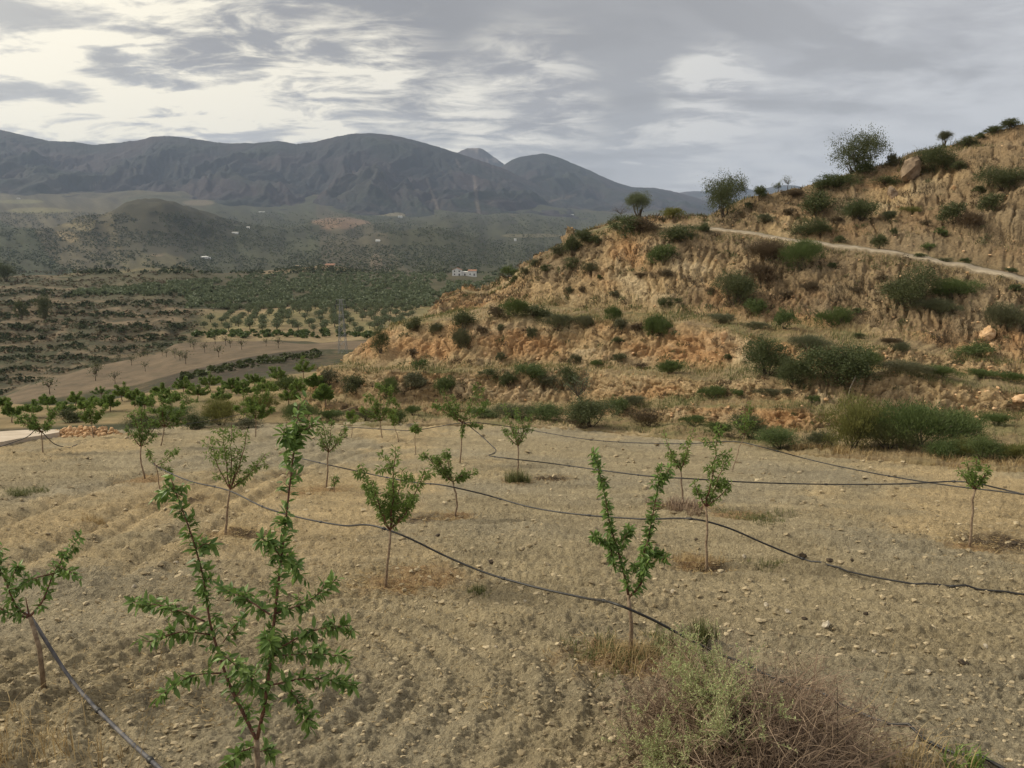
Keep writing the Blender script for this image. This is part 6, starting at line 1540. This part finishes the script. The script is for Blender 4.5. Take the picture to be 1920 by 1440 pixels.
scatter_crowns('valley_dry_scrub', 'brown and olive low scrub over the left valley slopes', 9000, (-60, 380), (508, 745), lambda a, b: (npx(a, b, 22, 981) > -0.25) & (np.sin(b * 0.30 + 3.6 * npx(a, b, 90, 972)) + 1.2 * npx(a, b, 18, 973) > -0.62) & (b < np.interp(a, [0, 55, 182, 292, 345, 380], [742, 718, 682, 660, 640, 600])), lambda d, r: (0.15 + 0.40 * r * r) * d / 260, 'shrub_brown', 10, 906)
scatter_crowns('valley_green_scrub', 'olive green low scrub over the left valley slopes', 5000, (-60, 400), (508, 720), lambda a, b: (npx(a, b, 30, 991) > -0.05) & (np.sin(b * 0.30 + 3.6 * npx(a, b, 90, 972)) + 1.2 * npx(a, b, 18, 973) > -0.62) & (b < np.interp(a, [0, 55, 182, 292, 345, 400], [742, 718, 682, 660, 640, 590])), lambda d, r: (0.2 + 0.5 * r * r) * d / 260, 'shrub_grey', 10, 907)
scatter_crowns('grove_hedge', 'dark hedge of bushes under the olive grove', 230, (365, 700), (618, 640), lambda a, b: (b > 622 + 0.01 * (a - 365)) & (b < 634), lambda d, r: 0.5 + 0.9 * r * r, 'shrub_green', 40, 904)
scatter_crowns('gully_scrub', 'dark scrub in the gully beyond the brown field', 800, (330, 600), (655, 720), lambda a, b: (b > np.interp(a, [330, 401, 529, 600], [708, 690, 664, 658])) & (b < np.interp(a, [330, 401, 529, 600], [718, 702, 680, 672])), lambda d, r: 0.15 + 0.5 * r * r, 'shrub_dark', 24, 905)
for (x, y, w, h, lab) in [(80, 598, 26, 42, 'dark round-topped tree on the left valley terraces'), (40, 600, 20, 34, 'narrow dark tree at the left frame edge in the valley'), (8, 528, 30, 34, 'dark tree at the far left edge in the valley haze'), (205, 412 + 90, 14, 12, 'small dark tree on the pale valley strip')]:
    put_shrub(x, y, w, h, 'tall', D, lab, None, 'valley_tree', 'tree', [VALLEY])


# ------------------------------------------------------------------ houses, pylon
def house(px, py, blocks, label, group=None, wall='whitewash', roofm='tile', d=None, windows=True, rz=0.0):
    """blocks: (x0, x1, depth0, depth1, height, roof 'gable'|'flat'|'shed') in metres from the foot point"""
    hit = cast([VALLEY], px, py); b = hit[0]
    root = empty('house', (b.x, b.y, b.z - 0.4)); root.rotation_euler.z = rz
    for (x0, x1, y0, y1, H, rf) in blocks:
        m = MB(); bx = np.array([(x, y, z) for z in (-2.0, H) for y in (y0, y1) for x in (x0, x1)], float)
        F = [(0, 1, 5, 4), (1, 3, 7, 5), (3, 2, 6, 7), (2, 0, 4, 6)]
        m.add(bx, None, F)
        if rf == 'gable':
            m.add([(x0, y0, H), (x1, y0, H), ((x0 + x1) / 2, y0, H + (x1 - x0) * .22), (x0, y1, H), (x1, y1, H), ((x0 + x1) / 2, y1, H + (x1 - x0) * .22)], [(0, 1, 2), (4, 3, 5)])
        wo = link_obj('wall', m.mesh('wall'), M[wall], root)
        r = MB(); e = 0.35; xm = (x0 + x1) / 2; rise = (x1 - x0) * .22
        if rf == 'gable':
            top = [(x0 - e, y0 - e, H + 0.02 - e * .44), (xm, y0 - e, H + rise + .12), (x1 + e, y0 - e, H + 0.02 - e * .44)]
            V = top + [(a, y1 + e, c) for a, _, c in top]; V = V + [(a, b_, c + .22) for a, b_, c in V]
            r.add(V, None, [(0, 1, 4, 3), (1, 2, 5, 4), (6, 9, 10, 7), (7, 10, 11, 8), (0, 6, 7, 1), (1, 7, 8, 2), (3, 4, 10, 9), (4, 5, 11, 10), (0, 3, 9, 6), (2, 8, 11, 5)])
        else:
            h2 = H + (1.2 if rf == 'shed' else 0.25)
            V = [(x0 - e, y0 - e, H + .01), (x1 + e, y0 - e, H + .01), (x1 + e, y1 + e, h2), (x0 - e, y1 + e, h2)]; V = V + [(a, b_, c + .22) for a, b_, c in V]
            r.add(V, None, [(0, 3, 2, 1), (4, 5, 6, 7), (0, 1, 5, 4), (1, 2, 6, 5), (2, 3, 7, 6), (3, 0, 4, 7)])
            m2 = MB(); m2.add([(x0 + .02, y1 - .02, H - .1), (x1 - .02, y1 - .02, H - .1), (x1 - .02, y1 - .02, h2 - .02), (x0 + .02, y1 - .02, h2 - .02)], None, [(0, 1, 2, 3)]); link_obj('gable', m2.mesh('gable'), M[wall], root)
        link_obj('roof', r.mesh('roof'), M[roofm if rf != 'flat' else wall], root)
        if windows:
            nw = max(1, int((x1 - x0) / 3.4)); fl = max(1, int(H / 3.0))
            for f in range(fl):
                for i in range(nw):
                    cx = x0 + (i + .5) * (x1 - x0) / nw; cz = 0.6 + f * 3.0; door = f == 0 and i == nw // 2
                    w2, z0, z1 = (0.65, 0.4, 2.5) if door else (0.6, cz + .6, cz + 2.0)
                    wn = MB(); wn.add([(cx - w2, y0 - .06, z0), (cx + w2, y0 - .06, z0), (cx + w2, y0 - .06, z1), (cx - w2, y0 - .06, z1), (cx - w2, y0 + .1, z0), (cx + w2, y0 + .1, z0), (cx + w2, y0 + .1, z1), (cx - w2, y0 + .1, z1)], None, [(0, 1, 2, 3), (0, 4, 5, 1), (1, 5, 6, 2), (2, 6, 7, 3), (3, 7, 4, 0)])
                    link_obj('door' if door else 'window', wn.mesh('window'), M['pane'], root)
    return tag(root, label, 'house', group)


house(870, 517, [(-12.0, -2.5, 0, 9, 6.0, 'gable'), (-2.45, 4.0, 2.5, 9, 4.0, 'flat'), (4.05, 12.5, 0.5, 8, 5.0, 'shed')], 'white farmhouse with a gabled wing on the dark wooded rise')
house(618, 502, [(-5, 5, 0, 6, 3.4, 'shed')], 'small ochre house on the bare tan terrace', None, 'ochre')
house(560, 500, [(-6, 3, 0, 5, 2.4, 'flat')], 'low ruined ochre walls on the bare tan terrace', None, 'ochre')
house(386, 485, [(-12, 3, 0, 10, 5, 'shed'), (3.05, 9, 2, 9, 3.4, 'flat')], 'white shed standing alone at the foot of the dark round hill', None, 'whitewash', 'whitewash')
for i, (x, y, w, h) in enumerate([(34, 373, 16, 5), (440, 438, 18, 4), (465, 428, 10, 4), (750, 408, 22, 9), (776, 404, 26, 5), (708, 453, 12, 4), (966, 452, 8, 7), (1072, 404, 30, 7), (55, 366, 14, 4), (490, 398, 30, 4)]):
    house(x, y, [(-w / 2, w / 2, 0, w * .5, h, 'shed')], 'far white speck of a house near the mountain foot, ' + ['leftmost', 'fourth from the left', 'fifth from the left', 'left one of a pair', 'right one of a pair', 'alone amid the groves', 'upright and narrow at right', 'rightmost below the mountains', 'second from the left', 'long and low below the mountain'][i], 'far white houses below the mountains', 'whitewash', 'whitewash', windows=False)


def pylon(px, py, hpx, label):
    hit = cast([VALLEY, HILL], px, py); b = hit[0]; H = hpx * b.y / FPX
    root = empty('pylon', (b.x, b.y, b.z)); wb, wt = H * 0.075, H * 0.018
    lev = np.linspace(0, 1, 9); half = wb + (wt - wb) * lev
    def cnr(k, i): s = [(-1, -1), (1, -1), (1, 1), (-1, 1)][i % 4]; return np.array([s[0] * half[k], s[1] * half[k], H * lev[k] - (0.6 if k == 0 else 0)])
    r = 0.035
    for i in range(4):
        m = MB(); m.tube(np.array([cnr(k, i) for k in range(9)]), r, 5); link_obj('leg', m.mesh('leg'), M['steel'], root)
    m = MB()
    for k in range(8):
        for i in range(4):
            m.tube(np.array([cnr(k, i), cnr(k + 1, i + 1)]), r * .6, 4); m.tube(np.array([cnr(k, i + 1), cnr(k + 1, i)]), r * .6, 4)
    link_obj('bracing', m.mesh('bracing'), M['steel'], root)
    for z, L in ((0.99, .16), (0.90, .20)):
        m = MB(); m.tube(np.array([[-H * L * .5, 0, H * z], [H * L * .5, 0, H * z]]), r, 5); a = link_obj('crossarm', m.mesh('crossarm'), M['steel'], root)
        for s in (-1, 1):
            q = MB(); q.tube(np.array([[s * H * L * .48, 0, H * z], [s * H * L * .48, 0, H * z - .7]]), 0.07, 6); link_obj('insulator', q.mesh('insulator'), M['pane'], a)
    return tag(root, label, 'pylon')


pylon(643, 662, 102, 'thin grey lattice power pylon beside the olive grove')

# ------------------------------------------------------------------ haze
hx0, hx1, hy0, hy1, hz0, hz1 = -12000, 12000, -60, 14500, -140, 1330
V = [(x, y, z) for z in (hz0, hz1) for y in (hy0, hy1) for x in (hx0, hx1)]
F = [(0, 2, 3, 1), (4, 5, 7, 6), (0, 1, 5, 4), (1, 3, 7, 5), (3, 2, 6, 7), (2, 0, 4, 6)]
hz = mesh_from('haze', np.array(V, float), np.array(F))
m, g = new_mat('haze_air')
vol = g.n('ShaderNodeVolumePrincipled', {'Color': (0.60, 0.74, 1.0, 1), 'Density': 4.3e-5, 'Anisotropy': 0.1})
o = g.n('ShaderNodeOutputMaterial'); g.link(vol.outputs[0], o.inputs['Volume'])
tag(link_obj('haze', hz, m), 'thin blue haze filling the valley air', None, None, 'stuff')
